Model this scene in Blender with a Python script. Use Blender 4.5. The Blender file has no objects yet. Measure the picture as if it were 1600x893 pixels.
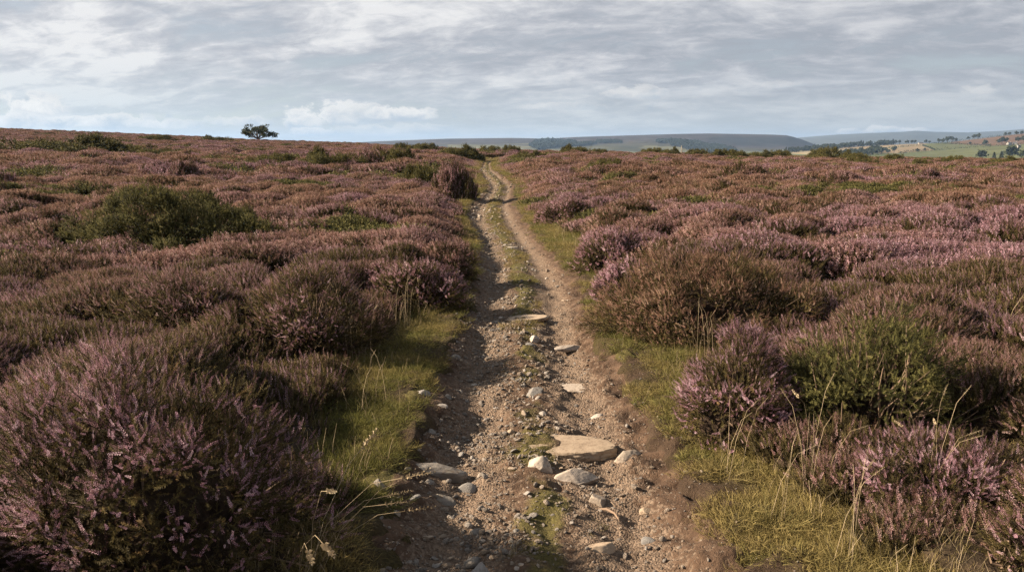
import bpy, bmesh, math
import numpy as np
from mathutils import Vector

rng = np.random.default_rng(11)
scene = bpy.context.scene
COL = scene.collection
R_ = math.radians
F, PITCH, EYE = 1256.0, R_(10.0), 1.6
CP, SP = math.cos(PITCH), math.sin(PITCH)

# ------------------------------------------------------------------ numpy noise
def _h(ix, iy, s=0):
    n = (ix.astype(np.int64) * 374761393 + iy.astype(np.int64) * 668265263 + s * 1274126177) & 0xffffffff
    n = ((n ^ (n >> 13)) * 1274126177) & 0xffffffff
    n = (n ^ (n >> 16)) & 0xffffffff
    return n.astype(np.float64) / 4294967295.0

def vnoise(x, y, s=0):
    x = np.asarray(x, float); y = np.asarray(y, float)
    ix = np.floor(x); iy = np.floor(y)
    fx = x - ix; fy = y - iy
    fx = fx * fx * fx * (fx * (fx * 6 - 15) + 10); fy = fy * fy * fy * (fy * (fy * 6 - 15) + 10)
    a = _h(ix, iy, s); b = _h(ix + 1, iy, s); c = _h(ix, iy + 1, s); d = _h(ix + 1, iy + 1, s)
    return (a * (1 - fx) + b * fx) * (1 - fy) + (c * (1 - fx) + d * fx) * fy

def fbm(x, y, s=0, o=4):
    v = 0; a = .5; t = 0
    for i in range(o):
        v = v + a * vnoise(x * 2 ** i + 17.3 * i, y * 2 ** i - 9.1 * i, s + i); t += a; a *= .5
    return v / t

def sstep(a, b, x):
    t = np.clip((np.asarray(x, float) - a) / (b - a), 0, 1)
    return t * t * (3 - 2 * t)

def noise3(P, f, s=0):
    return (vnoise(P[:, 0] * f + 5.1, P[:, 1] * f + P[:, 2] * f * .7, s) + vnoise(P[:, 1] * f - 3.3, P[:, 2] * f + P[:, 0] * f * .6, s + 5)
            + vnoise(P[:, 2] * f + 8.2, P[:, 0] * f - P[:, 1] * f * .5, s + 9)) / 3

# ------------------------------------------------------------------ pixels of the photo -> places on the ground
def ray(u, v):
    x = (u - 800.0) / F; yc = (446.5 - v) / F
    return np.array([x, CP + yc * SP, -SP + yc * CP])

def P0(u, v, z=0.0):
    d = ray(u, v); t = (z - EYE) / d[2]
    return np.array([d[0] * t, d[1] * t, z])

# path and verge outlines: v, path left, path right, heather left, heather right
TAB = np.array([
    [1300, 300, 1500, 200, 2300], [1000, 485, 1260, 425, 1750], [893, 540, 1190, 480, 1430], [800, 578, 1135, 520, 1300], [720, 610, 1083, 510, 1150],
    [690, 622, 1068, 515, 1115], [650, 638, 1040, 505, 1100], [620, 650, 1018, 505, 1100], [580, 668, 990, 525, 1115], [550, 682, 966, 570, 1120],
    [520, 695, 948, 600, 1005], [500, 705, 938, 615, 975], [480, 714, 930, 665, 955], [450, 725, 918, 713, 936], [420, 735, 900, 722, 928], [400, 737, 880, 722, 918],
    [370, 735, 848, 716, 895], [340, 722, 822, 706, 850], [320, 735, 806, 712, 824], [300, 755, 804, 738, 820], [290, 762, 806, 748, 822],
    [280, 756, 796, 742, 806], [265, 746, 772, 738, 784], [255, 752, 768, 745, 777], [248, 761, 774, 755, 782], [243, 763, 773, 757, 780]], float)
# crest of the moor as it is seen from the path
CU = np.array([-900, -300, 0, 100, 200, 300, 400, 480, 550, 640, 700, 760, 900, 1050, 1200, 1300, 1600, 2200, 3000], float)
CV = np.array([186, 192, 201, 205, 209, 213.5, 219, 221.5, 224, 229, 233, 237, 238.5, 241, 244.5, 247, 250.5, 256, 260], float)
CR = np.array([190, 195, 200, 200, 200, 200, 200, 195, 175, 130, 108, 100, 100, 112, 120, 125, 130, 130, 130], float)
_az = np.arctan2((CU - 800) / F, CP + (446.5 - CV) / F * SP)
_el = np.array([ray(u, v)[2] / math.hypot(ray(u, v)[0], ray(u, v)[1]) for u, v in zip(CU, CV)])

def G(x, y):
    x = np.asarray(x, float); y = np.asarray(y, float)
    r = np.hypot(x, y) + 1e-9; az = np.arctan2(x, y)
    e = np.interp(az, _az, _el); rc = np.interp(az, _az, CR)
    zc = EYE + rc * e - .45
    back = sstep(1.2, 2.0, np.abs(az)); zc = zc * (1 - back)
    t = np.clip((r - 18) / (rc - 18), 0, 1)
    g = zc * t ** 1.15
    over = np.maximum(r - rc, 0)
    fall = np.where(over < 60, over ** 2 * .0009, 3.24 + (over - 60) * .108)
    g = g - fall
    g = np.where(g < -46, -46, g)
    g = g + (fbm(x / 9, y / 9, 3, 3) - .5) * .34 * sstep(6, 26, r) * (1 - sstep(150, 260, r))
    g = g + ((fbm(x * 8, y * 8, 6, 4) - .5) * .06 + (vnoise(x * 16, y * 16, 8) - .5) * .02) * (1 - sstep(6, 14, r)) + (fbm(x / 1.3, y / 1.3, 4, 3) - .5) * .07 * (1 - sstep(60, 160, r))
    return g

def PG(u, v, lift=0.0):
    """where the sight line through a photo pixel meets the moor"""
    d = ray(u, v); d = d / d[1]
    ys = np.geomspace(.7, 260, 6000)
    z = EYE + d[2] * ys
    g = G(d[0] * ys, ys) + lift
    hit = np.where(z <= g)[0]
    i = hit[0] if len(hit) else len(ys) - 1
    return np.array([d[0] * ys[i], ys[i], float(G(d[0] * ys[i], ys[i]))])

_py = []; _c = [[], [], [], []]
for row in TAB[::1]:
    _py.append(PG(760, row[0])[1])
    for k in range(4):
        _c[k].append(PG(row[1 + k], row[0])[0])
_py = np.array(_py)
def edges(y):
    y = np.asarray(y, float)
    return [np.interp(y, _py, np.array(c)) for c in _c]

def path_t(x, y):
    l, r, hl, hr = edges(y)
    return (x - (l + r) / 2) / ((r - l) / 2)

def heath_d(x, y):
    """metres into the heather, negative on the path and verge"""
    l, r, hl, hr = edges(y)
    w = (fbm(x * 1.7, y * 1.7, 31, 3) - .5) * .35
    return np.where(y > 92, 3.0, np.maximum(hl - x, x - hr) - .10) + w

def path_n(x, y):
    return np.abs(path_t(x, y)) + (fbm(x * 3, y * 3, 44, 4) - .5) * .42

def path_in(x, y):
    return (1 - sstep(.72, .99, path_n(x, y))) * np.where((y > .2) & (y < 96), 1, 0)

def Gd(x, y):
    """ground sheet, hollowed under the path"""
    return G(x, y) - (.17 - .03 * sstep(14, 28, y)) * path_in(x, y)

def Pz(x, y):
    """surface of the path"""
    t = path_t(x, y)
    dip = .075 * (1 - np.where(t > 0, sstep(.35, 1.2, t), sstep(.55, 1.05, -t))) * (1 - .8 * sstep(14, 28, y))
    rut = .045 * np.exp(-((t + .52) / .22) ** 2) + .05 * np.exp(-((t - .45) / .24) ** 2)
    mid = .018 * np.exp(-((t + .02) / .16) ** 2)
    n = (fbm(x * 5, y * 5, 41, 4) - .5) * (.05 + .05 * sstep(.55, .9, t)) + (fbm(x * 17, y * 17, 46, 3) - .5) * .022 * sstep(.45, .85, np.abs(t)) + (fbm(x * 1.4, y * 1.4, 43, 2) - .5) * .05
    sink = .16 * sstep(.97, 1.25, path_n(x, y))
    return G(x, y) - dip - rut + mid + n - sink - .015

# canopy of the heather: hummocks of different size
def cells(x, y, size, s, r0, r1):
    gx = np.floor(x / size); gy = np.floor(y / size)
    H = np.zeros_like(x); ID = np.zeros_like(x)
    for i in (-1, 0, 1):
        for j in (-1, 0, 1):
            cx = gx + i; cy = gy + j
            px = (cx + .5 + (_h(cx, cy, s) - .5) * .8) * size; py = (cy + .5 + (_h(cx, cy, s + 1) - .5) * .8) * size
            rr = (r0 + (r1 - r0) * _h(cx, cy, s + 2)) * size
            hh = .45 + .55 * _h(cx, cy, s + 3)
            an = _h(cx, cy, s + 5) * 3.14; ca, sa = np.cos(an), np.sin(an)
            dx, dy = x - px, y - py
            a = (dx * ca + dy * sa); b = (-dx * sa + dy * ca) * 1.35
            d2 = (a * a + b * b) / (rr * rr)
            h = hh * np.sqrt(np.clip(1 - d2, 0, 1))
            up = h > H
            ID = np.where(up, _h(cx, cy, s + 4), ID); H = np.where(up, h, H)
    return H, ID

BUSHES = []   # (x, y, rx, ry) where a bush of its own replaces the mass
def canopy(x, y):
    wx = x + (fbm(x * 1.1, y * 1.1, 61, 2) - .5) * .5; wy = y + (fbm(x * 1.1, y * 1.1, 64, 2) - .5) * .5
    h1, i1 = cells(wx, wy, .85, 51, .62, .92)
    h2, i2 = cells(wx, wy, 2.6, 56, .5, .85)
    r = np.hypot(x, y)
    H = .03 + .40 * h1 ** .85 + (.15 + .22 * sstep(10, 40, r)) * h2 + .10 * (fbm(x * 2.6, y * 2.6, 58, 3) - .5)
    d = heath_d(x, y)
    H = H * (.40 + .60 * sstep(0, .75, d)) * (1 - .6 * (1 - sstep(.3, 2.2, d)) * sstep(16, 30, y))
    return H, i1, i2, d

def bush_mask(x, y, k=1.0):
    m = np.zeros(np.shape(x), bool)
    for bx, by, rx, ry in BUSHES:
        m |= ((x - bx) / (rx * k)) ** 2 + ((y - by) / (ry * k)) ** 2 < 1
    return m

# ------------------------------------------------------------------ mesh helpers
def make_mesh(name, V, Q=None, T=None, mats=(), qm=None, tm=None, attrs=None, smooth=False):
    V = np.asarray(V, np.float32).reshape(-1, 3)
    Q = np.zeros((0, 4), np.int32) if Q is None else np.asarray(Q, np.int32).reshape(-1, 4)
    T = np.zeros((0, 3), np.int32) if T is None else np.asarray(T, np.int32).reshape(-1, 3)
    me = bpy.data.meshes.new(name)
    me.vertices.add(len(V)); me.vertices.foreach_set('co', V.ravel())
    nl = Q.size + T.size
    if nl:
        me.loops.add(nl); me.loops.foreach_set('vertex_index', np.concatenate([Q.ravel(), T.ravel()]))
        me.polygons.add(len(Q) + len(T))
        st = np.concatenate([np.arange(len(Q)) * 4, Q.size + np.arange(len(T)) * 3]).astype(np.int32)
        me.polygons.foreach_set('loop_start', st)
        if qm is not None or tm is not None:
            qm = np.zeros(len(Q), np.int32) if qm is None else np.asarray(qm, np.int32)
            tm = np.zeros(len(T), np.int32) if tm is None else np.asarray(tm, np.int32)
            me.polygons.foreach_set('material_index', np.concatenate([qm, tm]).astype(np.int32))
        me.polygons.foreach_set('use_smooth', np.full(len(Q) + len(T), bool(smooth)))
    for m in mats:
        me.materials.append(m)
    me.update(calc_edges=True)
    for k, a in (attrs or {}).items():
        a = np.asarray(a)
        if a.ndim == 2:
            at = me.attributes.new(k, 'FLOAT_VECTOR', 'POINT'); at.data.foreach_set('vector', a.astype(np.float32).ravel())
        elif a.dtype.kind == 'i':
            at = me.attributes.new(k, 'INT', 'POINT'); at.data.foreach_set('value', a.astype(np.int32))
        else:
            at = me.attributes.new(k, 'FLOAT', 'POINT'); at.data.foreach_set('value', a.astype(np.float32))
    return me

def link(name, me, parent=None, loc=(0, 0, 0)):
    o = bpy.data.objects.new(name, me); COL.objects.link(o)
    o.location = loc
    if parent is not None:
        o.parent = parent
    return o

def empty(name, loc, label, cat, group=None):
    o = bpy.data.objects.new(name, None); COL.objects.link(o)
    o.empty_display_size = .1
    o.location = loc
    return tag(o, label, cat, group)

def tag(o, label, cat, group=None, kind=None):
    o['label'] = label; o['category'] = cat
    if group: o['group'] = group
    if kind: o['kind'] = kind
    return o

def structure(o, label, cat):
    return tag(o, label, cat, None, 'structure')

class Acc:
    """gathers many small copies of little templates into one mesh"""
    def __init__(s):
        s.V = []; s.Q = []; s.T = []; s.qm = []; s.tm = []; s.tint = []; s.n = 0
    def add(s, tpl, pos, dirs, scale, tint, mat=0, width=None):
        tv, tq, tt, ti = tpl
        pos = np.asarray(pos, float).reshape(-1, 3); M = len(pos)
        if M == 0: return
        z = np.asarray(dirs, float).reshape(-1, 3); z = z / (np.linalg.norm(z, axis=1, keepdims=True) + 1e-9)
        a = rng.normal(size=(M, 3)); x = a - (a * z).sum(1, keepdims=True) * z
        x /= np.linalg.norm(x, axis=1, keepdims=True) + 1e-9
        y = np.cross(z, x)
        scale = np.broadcast_to(np.asarray(scale, float), (M,)); w = scale if width is None else np.broadcast_to(np.asarray(width, float), (M,))
        v = (pos[:, None, :] + tv[None, :, 0:1] * (x * w[:, None])[:, None, :] + tv[None, :, 1:2] * (y * w[:, None])[:, None, :]
             + tv[None, :, 2:3] * (z * scale[:, None])[:, None, :])
        off = (s.n + np.arange(M) * len(tv))[:, None, None]
        s.V.append(v.reshape(-1, 3))
        if len(tq):
            s.Q.append((tq[None] + off).reshape(-1, 4)); s.qm.append(np.full(M * len(tq), mat))
        if len(tt):
            s.T.append((tt[None] + off).reshape(-1, 3)); s.tm.append(np.full(M * len(tt), mat))
        s.tint.append((np.broadcast_to(np.asarray(tint, float), (M,))[:, None] + ti[None]).ravel())
        s.n += M * len(tv)
    def raw(s, V, Q=None, T=None, tint=.5, mat=0):
        V = np.asarray(V, float).reshape(-1, 3)
        s.V.append(V)
        if Q is not None and len(Q):
            s.Q.append(np.asarray(Q) + s.n); s.qm.append(np.full(len(Q), mat))
        if T is not None and len(T):
            s.T.append(np.asarray(T) + s.n); s.tm.append(np.full(len(T), mat))
        s.tint.append(np.broadcast_to(np.asarray(tint, float), (len(V),)).copy())
        s.n += len(V)
    def mesh(s, name, mats, smooth=False):
        c = lambda l, k: np.concatenate(l) if l else np.zeros((0, k), int)
        return make_mesh(name, np.concatenate(s.V), c(s.Q, 4), c(s.T, 3), mats, np.concatenate(s.qm) if s.qm else None,
                         np.concatenate(s.tm) if s.tm else None, {'tint': np.concatenate(s.tint)}, smooth)

# templates along +Z, length 1; tint offsets
def tpl_spike(n, size, rad, seed):
    r = np.random.default_rng(seed)
    V = []; Q = []; T = []; ti = []
    for k in range(n):
        h = .22 + .78 * k / (n - 1); a = k * 2.4 + r.uniform(-.4, .4)
        s = size * (1.1 - .55 * h) * r.uniform(.75, 1.25)
        d = np.array([math.cos(a), math.sin(a), r.uniform(-.1, .6)]); t = np.array([-math.sin(a), math.cos(a), 0])
        c = np.array([0, 0, h]) + d * rad * (1.15 - .7 * h)
        b = len(V)
        V += [c - d * s * .3, c + t * s * .5 + d * s * .35, c + d * s * 1.0 + np.array([0, 0, s * .3]), c - t * s * .5 + d * s * .35]
        Q.append([b, b + 1, b + 2, b + 3]); ti += [-.05, .05, .12, .05] if r.random() < .7 else [-.3, -.25, -.2, -.25]
    b = len(V); w = size * .16
    for h in (0, 1):
        for k in range(3):
            V.append([w * (1 - .6 * h) * math.cos(k * 2.09), w * (1 - .6 * h) * math.sin(k * 2.09), h * .95]); ti.append(-.45)
    for k in range(3):
        Q.append([b + k, b + (k + 1) % 3, b + 3 + (k + 1) % 3, b + 3 + k])
    return np.array(V), np.array(Q), np.zeros((0, 3), int), np.array(ti)

def tpl_leafy(n, size, width, seed, spread=1.0):
    r = np.random.default_rng(seed)
    V = []; T = []; Q = []; ti = []
    for k in range(n):
        h = .05 + .92 * k / (n - 1); a = k * 2.4 + r.uniform(-.5, .5)
        s = size * (1.15 - .6 * h) * r.uniform(.7, 1.3)
        d = np.array([math.cos(a) * spread, math.sin(a) * spread, r.uniform(.4, 1.3)]); d /= np.linalg.norm(d)
        t = np.array([-math.sin(a), math.cos(a), 0])
        c = np.array([0, 0, h]); b = len(V)
        V += [c - t * width, c + t * width, c + d * s]
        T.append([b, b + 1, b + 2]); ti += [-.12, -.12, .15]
    b = len(V); w = width * .8
    for h in (0, 1):
        for k in range(3):
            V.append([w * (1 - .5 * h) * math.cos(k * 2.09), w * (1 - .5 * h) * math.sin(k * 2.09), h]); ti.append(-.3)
    for k in range(3):
        Q.append([b + k, b + (k + 1) % 3, b + 3 + (k + 1) % 3, b + 3 + k])
    return np.array(V), np.array(Q), np.array(T), np.array(ti)

def tpl_blade(bend, w, seg=4):
    V = []; Q = []; T = []; ti = []
    for i in range(seg):
        h = i / seg
        x = bend * h * h
        V += [[x, -w * (1 - h * .75), h * (1 - .25 * bend * h)], [x, w * (1 - h * .75), h * (1 - .25 * bend * h)]]
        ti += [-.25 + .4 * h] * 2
    V.append([bend, 0, 1 - .25 * bend]); ti.append(.2)
    for i in range(seg - 1):
        Q.append([2 * i, 2 * i + 1, 2 * i + 3, 2 * i + 2])
    T.append([2 * seg - 2, 2 * seg - 1, 2 * seg])
    return np.array(V), np.array(Q), np.array(T), np.array(ti)

def tube(pts, rads, k=5):
    pts = np.asarray(pts, float); n = len(pts)
    V = []; Q = []
    ref = np.array([.31, .22, .92])
    for i in range(n):
        d = pts[min(i + 1, n - 1)] - pts[max(i - 1, 0)]; d /= np.linalg.norm(d) + 1e-9
        x = np.cross(d, ref); x /= np.linalg.norm(x) + 1e-9; y = np.cross(d, x)
        for j in range(k):
            a = 2 * math.pi * j / k
            V.append(pts[i] + rads[i] * (math.cos(a) * x + math.sin(a) * y))
    for i in range(n - 1):
        for j in range(k):
            Q.append([i * k + j, i * k + (j + 1) % k, (i + 1) * k + (j + 1) % k, (i + 1) * k + j])
    return np.array(V), np.array(Q)

# ------------------------------------------------------------------ materials
class NT:
    def __init__(s, nt): s.nt = nt; s.n = nt.nodes; s.l = nt.links
    def new(s, t, **kw):
        n = s.n.new(t)
        for k, v in kw.items(): setattr(n, k, v)
        return n
    def set(s, sock, v):
        if hasattr(v, 'links') or isinstance(v, bpy.types.NodeSocket): s.l.new(v, sock)
        elif v is not None:
            if isinstance(v, (tuple, list)) and len(v) == 3 and sock.type == 'RGBA': v = (*v, 1)
            sock.default_value = v
    def math(s, op, a, b=None, c=None, clamp=False):
        n = s.new('ShaderNodeMath', operation=op); n.use_clamp = clamp
        s.set(n.inputs[0], a)
        if b is not None: s.set(n.inputs[1], b)
        if c is not None: s.set(n.inputs[2], c)
        return n.outputs[0]
    def vmath(s, op, a, b=None):
        n = s.new('ShaderNodeVectorMath', operation=op); s.set(n.inputs[0], a)
        if b is not None: s.set(n.inputs[1], b)
        return n.outputs['Value'] if op in ('DOT_PRODUCT', 'LENGTH') else n.outputs[0]
    def mix(s, f, a, b, mode='MIX'):
        n = s.new('ShaderNodeMix', data_type='RGBA', blend_type=mode)
        s.set(n.inputs[0], f); s.set(n.inputs[6], a); s.set(n.inputs[7], b)
        return n.outputs[2]
    def ramp(s, f, stops, interp='LINEAR'):
        n = s.new('ShaderNodeValToRGB'); n.color_ramp.interpolation = interp
        e = n.color_ramp.elements
        while len(e) < len(stops): e.new(.5)
        for el, (p, c) in zip(e, stops):
            el.position = p; el.color = (*c, 1) if len(c) == 3 else c
        s.set(n.inputs[0], f)
        return n.outputs[0]
    def noise(s, vec, scale, detail=4, rough=.55, dist=0.0):
        n = s.new('ShaderNodeTexNoise'); s.set(n.inputs['Vector'], vec)
        n.inputs['Scale'].default_value = scale; n.inputs['Detail'].default_value = detail
        n.inputs['Roughness'].default_value = rough; n.inputs['Distortion'].default_value = dist
        return n.outputs['Fac']
    def maprange(s, v, a, b, c=0.0, d=1.0, smooth=True):
        n = s.new('ShaderNodeMapRange'); n.interpolation_type = 'SMOOTHSTEP' if smooth else 'LINEAR'
        s.set(n.inputs[0], v); n.inputs[1].default_value = a; n.inputs[2].default_value = b
        n.inputs[3].default_value = c; n.inputs[4].default_value = d
        return n.outputs[0]
    def attr(s, name, typ='GEOMETRY'):
        n = s.new('ShaderNodeAttribute', attribute_type=typ, attribute_name=name)
        return n.outputs['Fac']

def new_mat(name):
    m = bpy.data.materials.new(name); m.use_nodes = True
    t = NT(m.node_tree); t.n.clear()
    out = t.new('ShaderNodeOutputMaterial')
    return m, t, out

def plant_mat(name, dark, light, tone_dark=None, tone_light=None, tone_type='INSTANCER', transl=.36, rough=.75, spec=.2):
    m, t, out = new_mat(name)
    tint = t.attr('tint')
    two = lambda a, b: list(a) if b is None else [(0, a), (1, b)]
    c = t.ramp(tint, two(dark, light))
    if tone_dark is not None:
        c2 = t.ramp(tint, two(tone_dark, tone_light))
        c = t.mix(t.attr('tone', tone_type), c, c2)
    b = t.new('ShaderNodeBsdfPrincipled'); t.set(b.inputs['Base Color'], c)
    b.inputs['Roughness'].default_value = rough; b.inputs['Specular IOR Level'].default_value = spec
    if transl > 0:
        tr = t.new('ShaderNodeBsdfTranslucent'); t.set(tr.inputs['Color'], c)
        mx = t.new('ShaderNodeMixShader'); mx.inputs[0].default_value = transl
        t.l.new(b.outputs[0], mx.inputs[1]); t.l.new(tr.outputs[0], mx.inputs[2]); t.l.new(mx.outputs[0], out.inputs[0])
    else:
        t.l.new(b.outputs[0], out.inputs[0])
    return m

BL = dict(dark=[(0, (.055, .030, .020)), (.28, (.15, .085, .070)), (.50, (.31, .162, .192)), (.75, (.445, .265, .33)), (1, (.56, .41, .44))], light=None,
          tone_dark=[(0, (.050, .028, .016)), (.30, (.15, .080, .042)), (.55, (.305, .168, .125)), (.80, (.41, .25, .195)), (1, (.50, .37, .255))], tone_light=None)
M_blossom_i = plant_mat('heather blossom mass', **BL, tone_type='INSTANCER')
BO = dict(BL, dark=[(0, (.06, .032, .024)), (.25, (.17, .090, .085)), (.48, (.36, .185, .235)), (.75, (.50, .30, .39)), (1, (.60, .45, .49))])  # bush blossom lifted brighter to offset the bushes' own shade
M_blossom_o = plant_mat('heather blossom bush', **BO, tone_type='OBJECT')
M_leaf = plant_mat('heather leaf', [(0, (.022, .016, .010)), (.45, (.088, .070, .030)), (.8, (.175, .140, .055)), (1, (.26, .165, .08))], None, transl=.36)
M_stem = plant_mat('heather stem', (.05, .035, .025), (.26, .18, .125), transl=0)
M_gorse = plant_mat('gorse needles', [(0, (.024, .024, .011)), (.45, (.105, .102, .034)), (.8, (.22, .195, .068)), (1, (.30, .25, .11))], None, transl=.25)
M_gorse_y = plant_mat('yellowing gorse needles', [(0, (.028, .028, .010)), (.5, (.115, .105, .032)), (1, (.24, .205, .075))], None, transl=.2)
M_grass = plant_mat('grass blade', (.036, .040, .011), (.215, .205, .057), (.085, .064, .022), (.36, .28, .11), tone_type='INSTANCER', transl=.3)
M_grass_o = plant_mat('grass tuft blade', (.045, .052, .012), (.30, .25, .09), (.11, .08, .03), (.44, .34, .17), tone_type='OBJECT', transl=.3)
M_straw = plant_mat('dry grass stalk', (.13, .095, .055), (.44, .345, .22), transl=.1)
M_treeleaf = plant_mat('tree leaf', (.018, .025, .009), (.075, .085, .028), transl=.2)
M_fartree = plant_mat('far tree leaf', (.016, .022, .010), (.05, .06, .022), transl=.1)

def m_understory():
    m, t, out = new_mat('heather litter and gap shade')
    g = t.new('ShaderNodeNewGeometry').outputs['Position']
    n = t.noise(g, 14, 5, .7); n2 = t.noise(g, .35, 3)
    c = t.ramp(n, [(.3, (.016, .011, .008)), (.6, (.05, .034, .024)), (.8, (.085, .06, .045))])  # litter browns kept dark to carry the shade between and inside the plants
    c = t.mix(t.maprange(n2, .45, .65, 0, .35), c, (.06, .05, .02))
    b = t.new('ShaderNodeBsdfPrincipled'); t.set(b.inputs['Base Color'], c); b.inputs['Roughness'].default_value = .95
    b.inputs['Specular IOR Level'].default_value = .1
    bu = t.new('ShaderNodeBump'); bu.inputs['Strength'].default_value = .8; bu.inputs['Distance'].default_value = .04
    t.set(bu.inputs['Height'], n); t.l.new(bu.outputs[0], b.inputs['Normal'])
    t.l.new(b.outputs[0], out.inputs[0])
    return m
M_under = m_understory()

def m_ground():
    m, t, out = new_mat('moor ground')
    g = t.new('ShaderNodeNewGeometry').outputs['Position']
    n = t.noise(g, 9, 6, .65); n2 = t.noise(g, 1.7, 4); n3 = t.noise(g, .012, 5)
    nn = t.noise(g, 60, 5, .7)
    soil = t.ramp(n, [(.3, (.032, .020, .013)), (.55, (.085, .056, .037)), (.75, (.13, .092, .06))])
    moss = t.ramp(nn, [(.3, (.022, .017, .009)), (.5, (.070, .055, .022)), (.75, (.135, .104, .042))])
    near = t.mix(t.maprange(n2, .38, .58), soil, moss)
    field = t.ramp(n3, [(.35, (.085, .10, .04)), (.5, (.13, .12, .05)), (.65, (.07, .085, .035))])
    far = t.maprange(t.vmath('LENGTH', g), 300, 700)
    c = t.mix(far, near, field)
    b = t.new('ShaderNodeBsdfPrincipled'); t.set(b.inputs['Base Color'], c); b.inputs['Roughness'].default_value = .95
    b.inputs['Specular IOR Level'].default_value = .15
    bu = t.new('ShaderNodeBump'); bu.inputs['Strength'].default_value = 1.0; bu.inputs['Distance'].default_value = .06
    t.set(bu.inputs['Height'], t.math('ADD', n, t.math('MULTIPLY', nn, .6))); t.l.new(bu.outputs[0], b.inputs['Normal'])
    t.l.new(b.outputs[0], out.inputs[0])
    return m

def m_path():
    m, t, out = new_mat('trodden stony soil')
    g = t.new('ShaderNodeNewGeometry').outputs['Position']
    n = t.noise(g, 7, 6, .65); n2 = t.noise(g, 2.2, 5, .6); nf = t.noise(g, 70, 4, .7)
    soil = t.ramp(n, [(.28, (.034, .020, .013)), (.5, (.082, .050, .032)), (.72, (.138, .088, .058))])
    vo = t.new('ShaderNodeTexVoronoi'); t.set(vo.inputs['Vector'], g); vo.inputs['Scale'].default_value = 85
    grit = t.mix(t.math('MULTIPLY', vo.outputs['Color'], 1.0), (.09, .062, .044), (.30, .225, .165))
    gm = t.math('MULTIPLY', t.maprange(t.math('ADD', t.noise(g, 30, 3), t.math('MULTIPLY', t.attr('grit'), .42)), .60, .82), .7)
    c = t.mix(gm, soil, grit)
    moss = t.ramp(nf, [(.3, (.040, .036, .010)), (.7, (.13, .112, .032))])
    mm = t.maprange(t.math('ADD', n2, t.math('MULTIPLY', t.attr('moss'), .42)), .72, .86)
    c = t.mix(t.math('MULTIPLY', mm, .85), c, moss)
    b = t.new('ShaderNodeBsdfPrincipled'); t.set(b.inputs['Base Color'], c); b.inputs['Roughness'].default_value = .92
    b.inputs['Specular IOR Level'].default_value = .2
    h = t.math('ADD', t.math('MULTIPLY', n, 1.0), t.math('ADD', t.math('MULTIPLY', nf, .35), t.math('MULTIPLY', t.math('MULTIPLY', vo.outputs['Distance'], -0.5), gm)))
    bu = t.new('ShaderNodeBump'); bu.inputs['Strength'].default_value = 1.0; bu.inputs['Distance'].default_value = .03
    t.set(bu.inputs['Height'], h); t.l.new(bu.outputs[0], b.inputs['Normal'])
    t.l.new(b.outputs[0], out.inputs[0])
    return m

def m_stone(name, a, b_, lichen=.3, inst=False):
    m, t, out = new_mat(name)
    g = t.new('ShaderNodeTexCoord').outputs['Object']
    oi = t.new('ShaderNodeObjectInfo').outputs['Random']
    sc = 14 if not inst else 3
    p = t.vmath('ADD', g, t.vmath('MULTIPLY', t.new('ShaderNodeObjectInfo').outputs['Location'], (3.1, 5.7, 2.3)))
    n = t.noise(p, sc, 6, .65); n2 = t.noise(p, sc * 6, 4, .7); n3 = t.noise(p, sc * .6, 3)
    c = t.ramp(n, [(.25, a), (.75, b_)])
    c = t.mix(t.maprange(n2, .56, .72, 0, .55), c, tuple(x * .45 for x in a))
    c = t.mix(t.maprange(n3, .55, .7, 0, lichen), c, (.16, .15, .08))
    c = t.mix(t.maprange(t.noise(p, sc * 2.3, 5, .7), .50, .66, 0, .6), c, (.13, .088, .060))
    hue = t.new('ShaderNodeHueSaturation'); t.set(hue.inputs['Color'], c)
    t.set(hue.inputs['Value'], t.math('MULTIPLY_ADD', oi, .75 if inst else .35, .62 if inst else .8))
    t.set(hue.inputs['Saturation'], t.math('MULTIPLY_ADD', t.math('FRACT', t.math('MULTIPLY', oi, 7.31)), .7, .55))
    b = t.new('ShaderNodeBsdfPrincipled'); t.set(b.inputs['Base Color'], hue.outputs[0]); b.inputs['Roughness'].default_value = .85
    b.inputs['Specular IOR Level'].default_value = .3
    bu = t.new('ShaderNodeBump'); bu.inputs['Strength'].default_value = .7; bu.inputs['Distance'].default_value = .006 if not inst else .08
    t.set(bu.inputs['Height'], t.math('ADD', n, t.math('MULTIPLY', n2, .4))); t.l.new(bu.outputs[0], b.inputs['Normal'])
    t.l.new(b.outputs[0], out.inputs[0])
    return m
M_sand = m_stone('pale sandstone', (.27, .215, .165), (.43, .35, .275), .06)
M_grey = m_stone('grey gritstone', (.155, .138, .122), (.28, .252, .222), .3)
M_pebble = m_stone('path pebble', (.20, .158, .125), (.43, .355, .285), .05, True)

def m_plain(name, col, rough=.9, var=.25, scale=.05):
    m, t, out = new_mat(name)
    g = t.new('ShaderNodeNewGeometry').outputs['Position']
    n = t.noise(g, scale, 5, .6)
    c = t.ramp(n, [(.3, tuple(x * (1 - var) for x in col)), (.7, tuple(x * (1 + var) for x in col))])
    b = t.new('ShaderNodeBsdfPrincipled'); t.set(b.inputs['Base Color'], c); b.inputs['Roughness'].default_value = rough
    b.inputs['Specular IOR Level'].default_value = .15
    t.l.new(b.outputs[0], out.inputs[0])
    return m

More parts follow.
